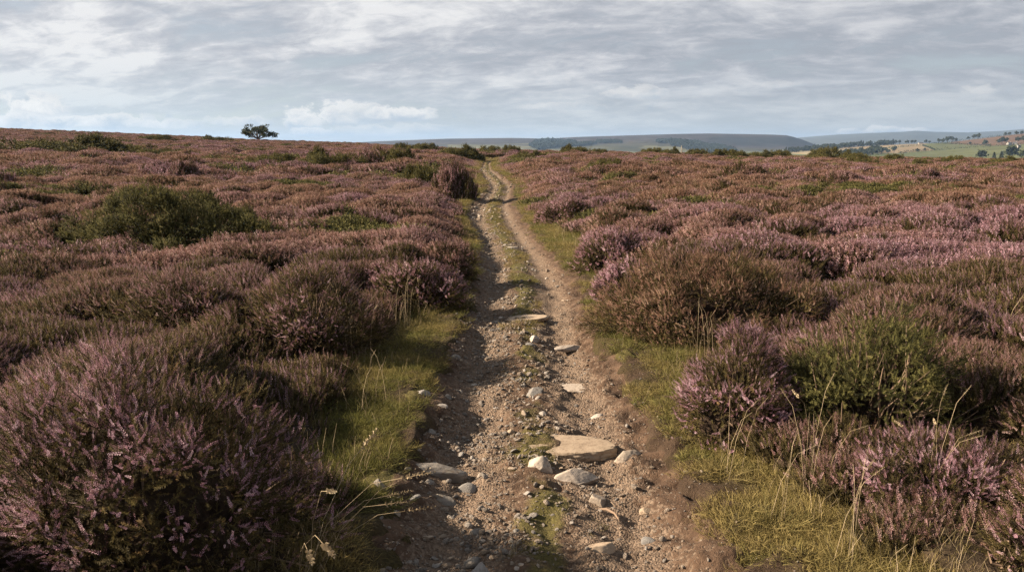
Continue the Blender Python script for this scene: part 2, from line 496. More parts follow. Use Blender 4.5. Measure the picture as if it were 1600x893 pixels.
def m_vcol(name):
    m, t, out = new_mat(name)
    g = t.new('ShaderNodeNewGeometry').outputs['Position']
    a = t.new('ShaderNodeAttribute', attribute_name='cover')
    n = t.noise(g, .02, 6, .65)
    c = t.mix(1.0, a.outputs['Color'], t.ramp(n, [(.3, (.72, .72, .72)), (.7, (1.25, 1.25, 1.25))]), 'MULTIPLY')
    b = t.new('ShaderNodeBsdfPrincipled'); t.set(b.inputs['Base Color'], c); b.inputs['Roughness'].default_value = .95
    b.inputs['Specular IOR Level'].default_value = .1
    t.l.new(b.outputs[0], out.inputs[0])
    return m

# ------------------------------------------------------------------ instancing for the uncountable mass
def source_collection(name, objs):
    c = bpy.data.collections.new(name)
    for i, (n, me) in enumerate(objs):
        o = bpy.data.objects.new(f'sprig_{i:02d}_{n}', me); c.objects.link(o)   # picked in the order of their names
    return c

def instance_group(name, coll):
    ng = bpy.data.node_groups.new(name, 'GeometryNodeTree')
    ng.interface.new_socket('Geometry', in_out='INPUT', socket_type='NodeSocketGeometry')
    ng.interface.new_socket('Geometry', in_out='OUTPUT', socket_type='NodeSocketGeometry')
    N = ng.nodes; L = ng.links
    gi = N.new('NodeGroupInput'); go = N.new('NodeGroupOutput')
    def attr(n, t):
        a = N.new('GeometryNodeInputNamedAttribute'); a.data_type = t; a.inputs['Name'].default_value = n
        return next(o for o in a.outputs if o.enabled and o.name == 'Attribute')
    ci = N.new('GeometryNodeCollectionInfo'); ci.inputs['Collection'].default_value = coll
    ci.inputs['Separate Children'].default_value = True; ci.inputs['Reset Children'].default_value = True
    sep = N.new('GeometryNodeSeparateGeometry'); sep.domain = 'POINT'
    L.new(gi.outputs[0], sep.inputs['Geometry'])
    cmpn = N.new('FunctionNodeCompare'); cmpn.data_type = 'FLOAT'; cmpn.operation = 'GREATER_THAN'
    L.new(attr('pt', 'FLOAT'), cmpn.inputs[0]); cmpn.inputs[1].default_value = .5
    L.new(cmpn.outputs[0], sep.inputs['Selection'])
    ip = N.new('GeometryNodeInstanceOnPoints')
    L.new(sep.outputs['Selection'], ip.inputs['Points']); L.new(ci.outputs[0], ip.inputs['Instance'])
    ip.inputs['Pick Instance'].default_value = True
    L.new(attr('idx', 'INT'), ip.inputs['Instance Index'])
    e2r = N.new('FunctionNodeEulerToRotation'); L.new(attr('rot', 'FLOAT_VECTOR'), e2r.inputs[0])
    L.new(e2r.outputs[0], ip.inputs['Rotation']); L.new(attr('scl', 'FLOAT_VECTOR'), ip.inputs['Scale'])
    j = N.new('GeometryNodeJoinGeometry')
    L.new(sep.outputs['Inverted'], j.inputs[0]); L.new(ip.outputs[0], j.inputs[0])
    L.new(j.outputs[0], go.inputs[0])
    return ng

def mass_object(name, pts, rot, scl, idx, tone, coll, V=None, Q=None, mats=()):
    nv = 0 if V is None else len(V)
    allv = pts if V is None else np.concatenate([V, pts])
    pad = lambda a, k=None: np.concatenate([np.zeros((nv,) if a.ndim == 1 else (nv, a.shape[1]), a.dtype), a])
    attrs = {'pt': np.concatenate([np.zeros(nv), np.ones(len(pts))]), 'rot': pad(rot), 'scl': pad(scl), 'idx': pad(idx.astype(np.int32)), 'tone': pad(tone)}
    me = make_mesh(name, allv, Q, None, mats, attrs=attrs, smooth=True)
    o = link(name, me)
    md = o.modifiers.new('scatter', 'NODES'); md.node_group = instance_group(name + ' scatter', coll)
    return o

def jgrid(x0, x1, y0, y1, s):
    nx = max(1, int((x1 - x0) / s)); ny = max(1, int((y1 - y0) / s))
    gx, gy = np.meshgrid(np.arange(nx), np.arange(ny))
    x = x0 + (gx.ravel() + rng.random(nx * ny)) * s; y = y0 + (gy.ravel() + rng.random(nx * ny)) * s
    return x, y

# ------------------------------------------------------------------ GROUND
az = np.concatenate([np.arange(-180, -56, 3.0), np.arange(-56, 56, .25), np.arange(56, 180, 3.0)])
rr = np.concatenate([np.geomspace(.35, 260, 660), np.geomspace(270, 11000, 60)])
A, RR = np.meshgrid(np.radians(az), rr)
gx, gy = RR * np.sin(A), RR * np.cos(A)
gz = Gd(gx, gy)
na = len(az)
V = np.stack([gx.ravel(), gy.ravel(), gz.ravel()], 1)
i0 = (np.arange(len(rr) - 1)[:, None] * na + np.arange(na)[None]).ravel(); i1 = (np.arange(len(rr) - 1)[:, None] * na + (np.arange(na)[None] + 1) % na).ravel()
Q = np.stack([i0, i0 + na, i1 + na, i1], 1)
c = len(V); V = np.concatenate([V, [[0, 0, float(Gd(np.array([0.]), np.array([0.01]))[0])]]])
T = np.stack([np.full(na, c), np.arange(na), (np.arange(na) + 1) % na], 1)
ground = link('ground', make_mesh('ground', V, Q, T, [m_ground()], smooth=True))
structure(ground, 'brown peaty moorland ground with moss beneath the heather and grass', 'ground')

# ------------------------------------------------------------------ PATH
ys = np.concatenate([np.arange(.4, 8, .022), np.geomspace(8, 92, 420)])
ts = np.linspace(-1.32, 1.32, 130)
l, r, hl, hr = edges(ys)
X = ((l + r) / 2)[:, None] + ((r - l) / 2)[:, None] * ts[None]; Y = np.repeat(ys[:, None], len(ts), 1)
Z = Pz(X, Y)
tt = np.repeat(ts[None], len(ys), 0)
moss = np.exp(-((tt + .02) / .24) ** 2) * (.72 + .28 * sstep(6, 12, Y)) + .85 * sstep(.80, 1.05, np.abs(tt))
grit = np.exp(-((tt + .5) / .3) ** 2) + np.exp(-((tt - .38) / .3) ** 2) * 1.1
n = len(ts)
ii = (np.arange(len(ys) - 1)[:, None] * n + np.arange(n - 1)[None]).ravel()
path = link('path', make_mesh('path', np.stack([X.ravel(), Y.ravel(), Z.ravel()], 1), np.stack([ii, ii + 1, ii + n + 1, ii + n], 1), None, [m_path()],
                              attrs={'moss': np.clip(moss, 0, 1).ravel(), 'grit': np.clip(grit, 0, 1.2).ravel()}, smooth=True))
structure(path, 'narrow stony dirt path winding away through the heather', 'path')

# ------------------------------------------------------------------ templates
SP_NEAR = [tpl_spike(38, .056, .05, s) for s in (1, 2, 3)]
SP_MID = [tpl_spike(18, .125, .065, s) for s in (4, 5)]
SP_FAR = [tpl_spike(9, .22, .08, s) for s in (6, 7)]
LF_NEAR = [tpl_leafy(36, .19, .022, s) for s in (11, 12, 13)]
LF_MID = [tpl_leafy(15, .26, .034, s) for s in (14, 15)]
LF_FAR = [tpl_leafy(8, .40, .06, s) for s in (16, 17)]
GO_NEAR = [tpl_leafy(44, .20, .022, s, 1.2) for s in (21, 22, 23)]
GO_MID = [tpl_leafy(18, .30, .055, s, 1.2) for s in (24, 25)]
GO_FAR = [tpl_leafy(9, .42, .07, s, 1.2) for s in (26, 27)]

def add_mix(acc, tpls, pos, dirs, scale, tint, mat=0, width=None):
    k = rng.integers(0, len(tpls), len(pos))
    for i, t in enumerate(tpls):
        m = k == i
        acc.add(t, pos[m], dirs[m], scale[m], tint[m], mat, None if width is None else width[m])

# ------------------------------------------------------------------ heather clumps of the mass
def clump(name, rad, nsp, nlf, lsp, llf, sp, lf, dome, green=False, bloom=1.0):
    a = Acc()
    def disc(n):
        q = np.sqrt(rng.random(n)) * rad; f = rng.random(n) * 6.283
        x, y = q * np.cos(f), q * np.sin(f)
        z = -dome * (q / rad) ** 2
        d = np.stack([x / rad * .5 + rng.normal(0, .36, n), y / rad * .5 + rng.normal(0, .36, n), np.ones(n)], 1)
        return np.stack([x, y, z], 1), d
    p, d = disc(nlf); L = llf * rng.uniform(.7, 1.25, nlf)
    p[:, 2] -= L * .85 + rng.random(nlf) * .05 * (rad / .16)
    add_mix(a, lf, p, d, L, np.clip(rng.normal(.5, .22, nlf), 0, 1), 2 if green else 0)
    if not green:
        ns = int(nsp * bloom)
        p, d = disc(ns); L = lsp * rng.uniform(.6, 1.25, ns)
        p[:, 2] -= L * .55 + rng.random(ns) * .03
        add_mix(a, sp, p, d, L, np.clip(rng.normal(.55, .27, ns), 0, 1), 1)
    return name, a.mesh(name, [M_leaf, M_blossom_i, M_gorse])

srcs = []
for i in range(4): srcs.append(clump('heather_sprigs_near', .17, 84, 230, .085, .105, SP_NEAR, LF_NEAR, .05, bloom=(1.1, .8, 1.25, .4)[i]))
srcs.append(clump('heather_sprigs_near', .17, 0, 170, .1, .13, SP_NEAR, GO_NEAR, .05, True))
for i in range(4): srcs.append(clump('heather_sprigs_mid', .30, 170, 240, .105, .12, SP_MID, LF_MID, .07, bloom=(.85, .65, 1.0, .35)[i]))
srcs.append(clump('heather_sprigs_mid', .30, 0, 180, .1, .17, SP_MID, GO_MID, .07, True))
for i in range(4): srcs.append(clump('heather_sprigs_wide', .62, 210, 220, .15, .18, SP_FAR, LF_FAR, .12, bloom=(.9, .7, 1.05, .4)[i]))
srcs.append(clump('heather_sprigs_wide', .62, 0, 170, .1, .28, SP_FAR, GO_FAR, .12, True))
heath_coll = source_collection('heather sprigs', srcs)

# ------------------------------------------------------------------ bushes of their own
def dome_dirs(n, low=.0):
    f = rng.random(n) * 6.283; cz = low + (1 - low) * rng.random(n)
    s = np.sqrt(np.clip(1 - cz * cz, 0, 1))
    return np.stack([s * np.cos(f), s * np.sin(f), cz], 1)

def lump(D, seed, amp):
    return 1 + amp * 2 * (noise3(D * 1.0 + 3, 1.6, seed) - .5) + amp * 1.9 * (noise3(D + 7, 3.8, seed + 20) - .5)

def bush_meshes(name, rx, ry, h, kind, px, seed, bloom=1.0, openness=0.0, tones=None):
    """parts of one bush: foliage, blossom (heather) and stems; px = metres that one picture dot spans there"""
    dim = np.array([rx, ry, h])
    area = 2 * math.pi * ((rx * ry + rx * h + ry * h) / 3)
    lod = 0 if px < .0085 else (1 if px < .026 else 2)
    spt, lft, got = (SP_NEAR, LF_NEAR, GO_NEAR) if lod == 0 else (SP_MID, LF_MID, GO_MID) if lod == 1 else (SP_FAR, LF_FAR, GO_FAR)
    lsp = (.062, .068, .13)[lod]; llf = lsp * 1.15
    dens = (.55 / (lsp * lsp * .16))
    fol = Acc(); blo = Acc(); ste = Acc()
    amp = (.26 if kind == 'heather' else .40) if px < .04 else .42
    # solid core added inside the bush, inner shade put into its dark colour
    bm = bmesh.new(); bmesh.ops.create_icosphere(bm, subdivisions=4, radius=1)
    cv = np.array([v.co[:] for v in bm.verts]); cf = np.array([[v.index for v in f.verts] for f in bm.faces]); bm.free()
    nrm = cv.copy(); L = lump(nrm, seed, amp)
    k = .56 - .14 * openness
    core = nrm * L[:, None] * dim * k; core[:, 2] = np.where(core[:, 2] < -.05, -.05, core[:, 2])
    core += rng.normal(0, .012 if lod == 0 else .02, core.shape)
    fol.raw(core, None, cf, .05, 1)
    cs = (.105, .14, .26)[lod]
    ncl = max(24, int(area / (cs * cs) * 1.1))
    CD = dome_dirs(ncl, -.04); CL = lump(CD, seed, amp) * rng.uniform(.90, 1.07, ncl)
    CB = rng.random(ncl); CT = rng.normal(0, .11, ncl)
    def place(n, inner, up, sel=None):
        c = rng.integers(0, ncl, n) if sel is None else rng.choice(ncl, n, p=sel / sel.sum())
        D = CD[c]; nn = D / dim; nn /= np.linalg.norm(nn, axis=1, keepdims=True)
        off = rng.normal(0, cs * .42, (n, 3)); off -= nn * (off * nn).sum(1, keepdims=True)
        fall = (off ** 2).sum(1) / cs * .55
        P = D * CL[c][:, None] * dim + off - nn * (inner + fall)[:, None]
        P[:, 2] = np.maximum(P[:, 2], -.02)
        d = nn * .75 + np.array([0, 0, up]) + off / cs * .75 + rng.normal(0, .40, (n, 3))
        return P, d, D, c
    nl = int(area * dens * (2.8 if kind != 'gorse' else 3.6))
    P, d, D, c = place(nl, llf * .45 + (llf + .14 * h) * rng.random(nl) ** 1.7, .22, (1 - .82 * openness * (1 - sstep(.22, .55, CD[:, 2]))) * (.4 + .6 * CB) if kind == 'gorse' else None)
    tint = np.clip(rng.normal(.5, .2, nl) + CT[c], 0, 1)
    add_mix(fol, got if kind == 'gorse' else lft, P, d, llf * rng.uniform(.65, 1.25, nl) * (.9 if kind == 'gorse' else 1), tint)
    if kind != 'gorse':
        ns = int(area * dens * 1.4 * bloom)
        patch = noise3(CD * dim, 3.2 if lod == 0 else 2.0, seed + 8)
        pr = (.10 + .90 * sstep(.0, .5, CD[:, 2])) * (.25 + .75 * sstep(.38, .56, patch)) * (1 - .8 * openness * (1 - sstep(.4, .8, CD[:, 2]))) * (.35 + .65 * CB)
        P, d, D, c = place(ns, lsp * rng.uniform(.15, .8, ns), .42, pr)
        add_mix(blo, spt, P, d, lsp * rng.uniform(.6, 1.3, ns), np.clip(rng.normal(.56, .24, ns) + CT[c], 0, 1))
    # woody stems from the root to the skin
    nst = int((60 if lod == 0 else 30 if lod == 1 else 10) * (1 + 2.2 * openness))
    D = dome_dirs(nst, .05)
    E = D * lump(D, seed, amp)[:, None] * dim * rng.uniform(.85, 1.0, nst)[:, None]
    for e in E:
        b = np.array([e[0] * .25 + rng.normal(0, .04), e[1] * .25 + rng.normal(0, .04), -.02])
        m1 = b * .62 + e * .38 + np.array([0, 0, .05 * h]) + rng.normal(0, .04, 3) * min(1, h); m2 = b * .28 + e * .72 + rng.normal(0, .035, 3) * min(1, h)
        w = rng.uniform(.004, .010) * (1 if lod == 0 else 1.6 if lod == 1 else 3)
        v, q = tube([b, m1, m2, e], [w, w * .8, w * .55, w * .25], 4)
        ste.raw(v, q, None, np.clip(rng.normal(.5, .25), 0, 1))
    out = [('foliage', fol.mesh(name + ' foliage', [(M_gorse_y if px > .04 else M_gorse) if kind == 'gorse' else M_leaf, M_under]))]
    if kind != 'gorse': out.append(('blossom', blo.mesh(name + ' blossom', [M_blossom_o])))
    out.append(('stems', ste.mesh(name + ' stems', [M_stem])))
    return out

def bush_spot(u, vb, w, vt, depth=.85):
    p = PG(u, vb)
    rx = w * .56 * (p[1] + .3) / F; ry = rx * depth
    cy = p[1] + ry * .75
    d = ray(u, vt); d = d / d[1]
    x = ray(u, vb)[0] / ray(u, vb)[1] * cy
    z = float(G(np.array([x]), np.array([cy]))[0])
    top = EYE + d[2] * (cy + ry * .15)
    return x, cy, z, rx, ry, max(.12, (top - z) * .90)

def tall_px(y): return y / 804.0

NEAR_BUSHES = [
    # u, v base, width, v top, depth, kind, tone, bloom, open, name, label, category
    (215, 960, 600, 556, .75, 'heather', .12, 1.0, .15, 'heather_bush', 'largest purple heather bush, dark at its foot, filling the near left corner', 'heather bush'),
    (290, 560, 215, 400, .8, 'heather', .45, .75, .9, 'heather_bush', 'heather bush with pink crown and bare twiggy side before the left green gorse', 'heather bush'),
    (478, 572, 230, 405, .8, 'heather', .3, .7, .75, 'heather_bush', 'dark leggy heather bush with sparse purple flowers above the left grass verge', 'heather bush'),
    (655, 488, 150, 397, .9, 'heather', .3, 1.0, .2, 'heather_bush', 'rounded mauve heather bush overhanging the left edge of the path', 'heather bush'),
    (75, 452, 200, 375, .7, 'heather', .2, .9, .3, 'heather_bush', 'low dome of purple heather at the left picture edge beside the green gorse', 'heather bush'),
    (85, 535, 230, 445, .7, 'heather', .25, 1.0, .3, 'heather_bush', 'spreading mauve heather bush at the left edge between the dome and the largest bush', 'heather bush'),
    (1105, 545, 350, 380, .8, 'heather', 1.0, 1.6, .25, 'heather_bush', 'big brown fading heather mound right of the path with its right flank in shade', 'heather bush'),
    (985, 482, 115, 392, .9, 'heather', .12, 1.1, .1, 'heather_bush', 'small purple heather bush between the path and the big brown mound', 'heather bush'),
    (1150, 705, 195, 512, .9, 'heather', .05, 1.25, .1, 'heather_bush', 'bright mauve upright heather bush left of the green bush with woody branches', 'heather bush'),
    (1490, 815, 330, 650, .7, 'heather', .1, 1.05, .2, 'heather_bush', 'purple heather bush in the lower right corner below the green bush', 'heather bush'),
    (1610, 925, 150, 780, .8, 'heather', .2, .8, .3, 'heather_bush', 'cropped tuft of sparse heather at the bottom right picture corner', 'heather bush'),
    (955, 428, 105, 352, .9, 'heather', .2, 1.1, .15, 'heather_bush', 'purple heather hummock by the right verge behind the small purple bush', 'heather bush'),
    (255, 412, 335, 300, .7, 'gorse', 0, 0, .35, 'gorse_bush', 'wide dark green gorse bush amid purple heather on the left', 'gorse bush'),
    (1352, 714, 290, 514, .7, 'gorse', 0, 0, .9, 'gorse_bush', 'olive green bush with exposed pale woody branches in the right foreground', 'gorse bush'),
    (700, 440, 95, 375, .9, 'heather', .7, .9, .5, 'heather_bush', 'brownish heather tuft leaning over the left rim where the path narrows', 'heather bush'),
    (890, 352, 95, 306, .9, 'heather', .35, 1.0, .3, 'heather_bush', 'dusky heather clump on the right verge at the path bend', 'heather bush'),
    (530, 362, 75, 322, .9, 'heather', .6, .6, .6, 'heather_bush', 'small dark heather hummock upslope of the rounded mauve bush', 'heather bush'),
    (1290, 405, 115, 362, .9, 'heather', .75, .7, .4, 'heather_bush', 'dark brown heather hummock behind the right shoulder of the big mound', 'heather bush'),
]
def build_bush(spec, i):
    u, vb, w, vt, dp, kind, tone, bloom, op, nm, label, cat = spec
    x, y, z, rx, ry, h = bush_spot(u, vb, w, vt, dp)
    mk = 1.02 if kind == 'gorse' else .84
    BUSHES.append((x, y - (.12 if kind == 'gorse' else 0), rx * mk, ry * mk))
    root = empty(nm, (x, y, z), label, cat, 'heather bushes' if kind == 'heather' else 'gorse bushes')
    for pn, me in bush_meshes(nm, rx, ry, h, kind, tall_px(y), 100 + i * 13, bloom, op):
        o = link(pn, me, root); o['tone'] = float(tone)
    return root
for i, s in enumerate(NEAR_BUSHES): build_bush(s, i)

# bushes further off share meshes of unit size
FARK = {}
for kind, nm in (('gorse', 'gorse_bush'), ('heather', 'heather_bush')):
    FARK[kind] = [bush_meshes(nm, 1.5, 1.2, .75, kind, .05, 500 + k * 37 + len(nm), .8, .1) for k in range(3)]
FAR_BUSHES = [
    # u, v base, width, v top, kind, tone, label
    (125, 246, 205, 219, 'gorse', 0, 'largest yellow green gorse patch high on the left slope'),
    (255, 249, 100, 235, 'gorse', 0, 'flat green gorse patch trailing right of the largest slope patch'),
    (420, 269, 90, 249, 'gorse', 0, 'dull green gorse bush below the lone tree'),
    (508, 267, 95, 240, 'gorse', 0, 'bright yellow green gorse bush left of the dark heather hump'),
    (572, 264, 80, 237, 'heather', .5, 'dark heather hump between two green gorse bushes on the left slope'),
    (620, 264, 55, 238, 'gorse', 0, 'green gorse bush right of the dark heather hump'),
    (290, 286, 56, 265, 'heather', .5, 'lone dark heather hummock in the middle of the left slope'),
    (10, 304, 55, 279, 'heather', .3, 'dark heather hummock cut by the left picture edge'),
    (660, 292, 60, 268, 'gorse', 0, 'olive gorse bush behind the dark heather at the path bend'),
    (708, 301, 62, 266, 'heather', .45, 'dark heather bush crowding the left side of the far path bend'),
    (1180, 291, 115, 266, 'heather', .7, 'broad dark heather bank far out on the right moor'),
    (948, 277, 66, 257, 'gorse', 0, 'dark green bush right of the far path bend'),
    (832, 251, 48, 241, 'gorse', 0, 'low green bush just right of the farthest stretch of path'),
    (1345, 262, 52, 247, 'gorse', 0, 'rounded green bush standing before the far stubble fields'),
    (1437, 266, 40, 254, 'gorse', 0, 'dark bush below the big far green field'),
    (1450, 292, 45, 275, 'heather', .3, 'solitary dark heather hummock on the far right moor'),
    (1310, 300, 70, 283, 'heather', .6, 'dark heather hummock right of the broad dark bank'),
    (240, 222, 60, 214, 'gorse', 0, None), (330, 222, 50, 214, 'gorse', 0, None),
    (627, 236, 22, 224, 'gorse', 0, None), (660, 238, 48, 226, 'gorse', 0, None), (720, 246, 62, 231, 'gorse', 0, None),
    (765, 240, 34, 229, 'gorse', 0, None), (800, 241, 30, 230, 'gorse', 0, None), (895, 242, 46, 229, 'gorse', 0, None),
    (935, 243, 30, 234, 'gorse', 0, None), (1020, 244, 40, 234, 'gorse', 0, None), (1050, 245, 28, 233, 'gorse', 0, None), (1090, 246, 32, 233, 'gorse', 0, None),
    (1135, 249, 62, 236, 'gorse', 0, None), (1190, 249, 42, 238, 'gorse', 0, None), (1220, 249, 36, 235, 'gorse', 0, None),
    (1288, 251, 46, 232, 'gorse', 0, None), (1330, 252, 40, 238, 'gorse', 0, None), (1395, 253, 34, 242, 'gorse', 0, None),
    (1490, 258, 40, 248, 'gorse', 0, None), (1570, 260, 50, 249, 'gorse', 0, None),
]
for i, (u, vb, w, vt, kind, tone, label) in enumerate(FAR_BUSHES):
    p = PG(u, vb, .2)
    rx = w * .6 * p[1] / F; h = max(.4, (vb - vt) * p[1] / F * .85 + .42); ry = rx * .8
    y = p[1] + ry * .5; x = p[0] / p[1] * y; z = float(G(np.array([x]), np.array([y]))[0])
    BUSHES.append((x, y, rx * .7, ry * .7))
    nm = 'gorse_bush' if kind == 'gorse' else 'heather_bush'
    root = empty(nm, (x, y, z), label or 'low dark green bush breaking the far skyline of the heather moor', 'gorse bush' if kind == 'gorse' else 'heather bush',
                 'heather bushes' if kind == 'heather' else ('gorse bushes' if label else 'low green bushes along the moor skyline'))
    root.scale = (rx / 1.5, ry / 1.2, h / .75); root.rotation_euler = (0, 0, [0, .3, -.35, 2.9, 3.4][i % 5])
    for pn, me in FARK[kind][i % 3]:
        o = link(pn, me, root); o['tone'] = float(tone)

# ------------------------------------------------------------------ the mass of heather
def canopy_z(x, y):
    H, i1, i2, d = canopy(x, y)
    return G(x, y) + H, i1, i2, d

pts = []; rots = []; scls = []; idxs = []; tones = []
def band(r0, r1, s, base, jit, azmax, azmax_near=None):
    x, y = jgrid(-r1, r1, -r1 * .3 if azmax > 1.6 else 0, r1, s)
    r = np.hypot(x, y); a = np.abs(np.arctan2(x, y))
    k = (r >= r0) & (r < r1) & (a < azmax)
    x, y, r = x[k], y[k], r[k]
    d = heath_d(x, y); h1_, _ = cells(x + (fbm(x * 1.1, y * 1.1, 61, 2) - .5) * .5, y + (fbm(x * 1.1, y * 1.1, 64, 2) - .5) * .5, .85, 51, .62, .92)
    k = (d > 0) & ~bush_mask(x, y) & (rng.random(len(x)) < .10 + .90 * sstep(.18, .58, h1_))
    k &= r < np.interp(np.arctan2(x, y), _az, CR) + 35
    x, y, r = x[k], y[k], r[k]
    z, i1, i2, d = canopy_z(x, y)
    e = .12 * base[1]
    zx = canopy_z(x + e, y)[0] - canopy_z(x - e, y)[0]; zy = canopy_z(x, y + e)[0] - canopy_z(x, y - e)[0]
    nx = np.clip(-zx / (2 * e), -1.3, 1.3) * .55; ny = np.clip(-zy / (2 * e), -1.3, 1.3) * .55
    big = fbm(x / 7, y / 7, 71, 4); pat = fbm(x / 1.8, y / 1.8, 75, 3)
    tone = np.clip(sstep(.34, .66, big * .55 + pat * .28 + i1 * .36 - .07 + .18 * sstep(5, 60, x) + .02) + rng.normal(0, .12, len(x)), 0, 1)
    gn = fbm(x / 3.2, y / 3.2, 81, 4) + (i1 - .5) * .16
    green = gn + rng.normal(0, .035, len(x)) > np.where(r < 30, .672, .645) + (r < 10) * .5
    var = np.where((i1 < .20) | (fbm(x / 2.4, y / 2.4, 85, 3) + (i1 - .5) * .12 > .585), 3, rng.integers(0, 3, len(x)))
    tone = tone * np.interp(r, [0, 7, 20], [.5, .62, 1])
    idx = base[0] + np.where(green, 4, var)
    # tilt towards the canopy normal: rotation about the horizontal axis perpendicular to the slope, as XYZ euler
    spin = rng.random(len(x)) * 6.283
    rot = np.stack([-np.arctan(ny), np.arctan(nx), spin], 1)
    # euler XYZ applies X then Y then Z; spin about own axis is folded in by choosing slope in the spun frame
    cs, sn = np.cos(-spin), np.sin(-spin)
    lx, ly = nx * cs - ny * sn, nx * sn + ny * cs
    rot = np.stack([-np.arctan(ly), np.arctan(lx), spin], 1)
    sc = rng.uniform(1 - jit, 1 + jit, len(x))
    pts.append(np.stack([x, y, z + .02], 1)); rots.append(rot); scls.append(np.stack([sc, sc, sc * rng.uniform(.9, 1.25, len(x))], 1)); idxs.append(idx); tones.append(tone)
band(.9, 9.5, .165, (0, .6), .22, 1.9)
band(9.5, 30, .27, (5, 1.0), .22, .95)
band(30, 80, .50, (10, 2.0), .25, .85)
band(80, 240, .85, (10, 3.0), .3, .78)
pts, rots, scls, idxs, tones = [np.concatenate(a) for a in (pts, rots, scls, idxs, tones)]

# sheet under the flowering tips, gap shade put into its litter brown
rs = np.geomspace(.8, 242, 430); azs = np.radians(np.concatenate([np.arange(-110, -58, 2.), np.arange(-58, 58.01, .7), np.arange(60, 111, 2.)]))
A, RR = np.meshgrid(azs, rs); ux, uy = RR * np.sin(A), RR * np.cos(A)
H, i1, i2, d = canopy(ux, uy)
inb = bush_mask(ux, uy, 1.0)
low = np.where(d > 0.02, np.maximum(H * .72 - .06, .05), -.35)
low = np.where(inb, np.minimum(low, .03), low)
uz = G(ux, uy) + low - sstep(0, 30, RR - np.interp(A, _az, CR) - 20) * 2
n = len(azs); ii = (np.arange(len(rs) - 1)[:, None] * n + np.arange(n - 1)[None]).ravel()
heather = mass_object('heather', pts, rots, scls, idxs, tones, heath_coll,
                      np.stack([ux.ravel(), uy.ravel(), uz.ravel()], 1), np.stack([ii, ii + n, ii + n + 1, ii + 1], 1), [M_under])
tag(heather, 'dusky pink and brown flowering heather covering the whole moor', 'heather', None, 'stuff')

# ------------------------------------------------------------------ grass of the verges and the middle strip
def tuft(name, n, length, spread, lean, mats, w=.012, straw=0):
    a = Acc()
    tp = [tpl_blade(b, w) for b in (.15, .4, .7, 1.0)]
    q = np.sqrt(rng.random(n)) * spread; f = rng.random(n) * 6.283
    p = np.stack([q * np.cos(f), q * np.sin(f), np.full(n, -.01)], 1)
    d = np.stack([np.cos(f) * lean * (q / spread + .2) + rng.normal(0, .2, n), np.sin(f) * lean * (q / spread + .2) + rng.normal(0, .2, n), np.ones(n)], 1)
    L = length * rng.uniform(.45, 1.15, n)
    add_mix(a, tp, p, d, L, np.clip(rng.normal(.5, .25, n), 0, 1), 0, L * .75 + .02)
    for k in range(straw):
        f = rng.random() * 6.283; l = length * rng.uniform(1.3, 2.2); b = rng.uniform(.1, .6) * l
        pt = [[0, 0, 0], [b * .25 * math.cos(f), b * .25 * math.sin(f), l * .5], [b * math.cos(f), b * math.sin(f), l]]
        v, qd = tube(pt, [.0011, .0009, .0005], 3); a.raw(v, qd, None, rng.uniform(.3, .9), 1)
    return name, a.mesh(name, mats)
gs = []
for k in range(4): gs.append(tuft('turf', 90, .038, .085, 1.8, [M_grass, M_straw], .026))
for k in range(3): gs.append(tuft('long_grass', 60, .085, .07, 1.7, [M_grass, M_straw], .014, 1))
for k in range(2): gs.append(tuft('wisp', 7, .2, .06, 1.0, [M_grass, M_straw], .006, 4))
grass_coll = source_collection('grass tufts', gs)
gp = []; gr = []; gsx = []; gi = []; gt = []
def grass_pts(x, y, z, idx, s, tone):
    n = len(x)
    gp.append(np.stack([x, y, z], 1)); gr.append(np.stack([rng.normal(0, .12, n), rng.normal(0, .12, n), rng.random(n) * 6.283], 1))
    sc = s * rng.uniform(.7, 1.3, n); gsx.append(np.stack([sc, sc, sc ** .45 * rng.uniform(.8, 1.3, n)], 1)); gi.append(np.broadcast_to(idx, (n,)).astype(int)); gt.append(np.clip(tone, 0, 1))
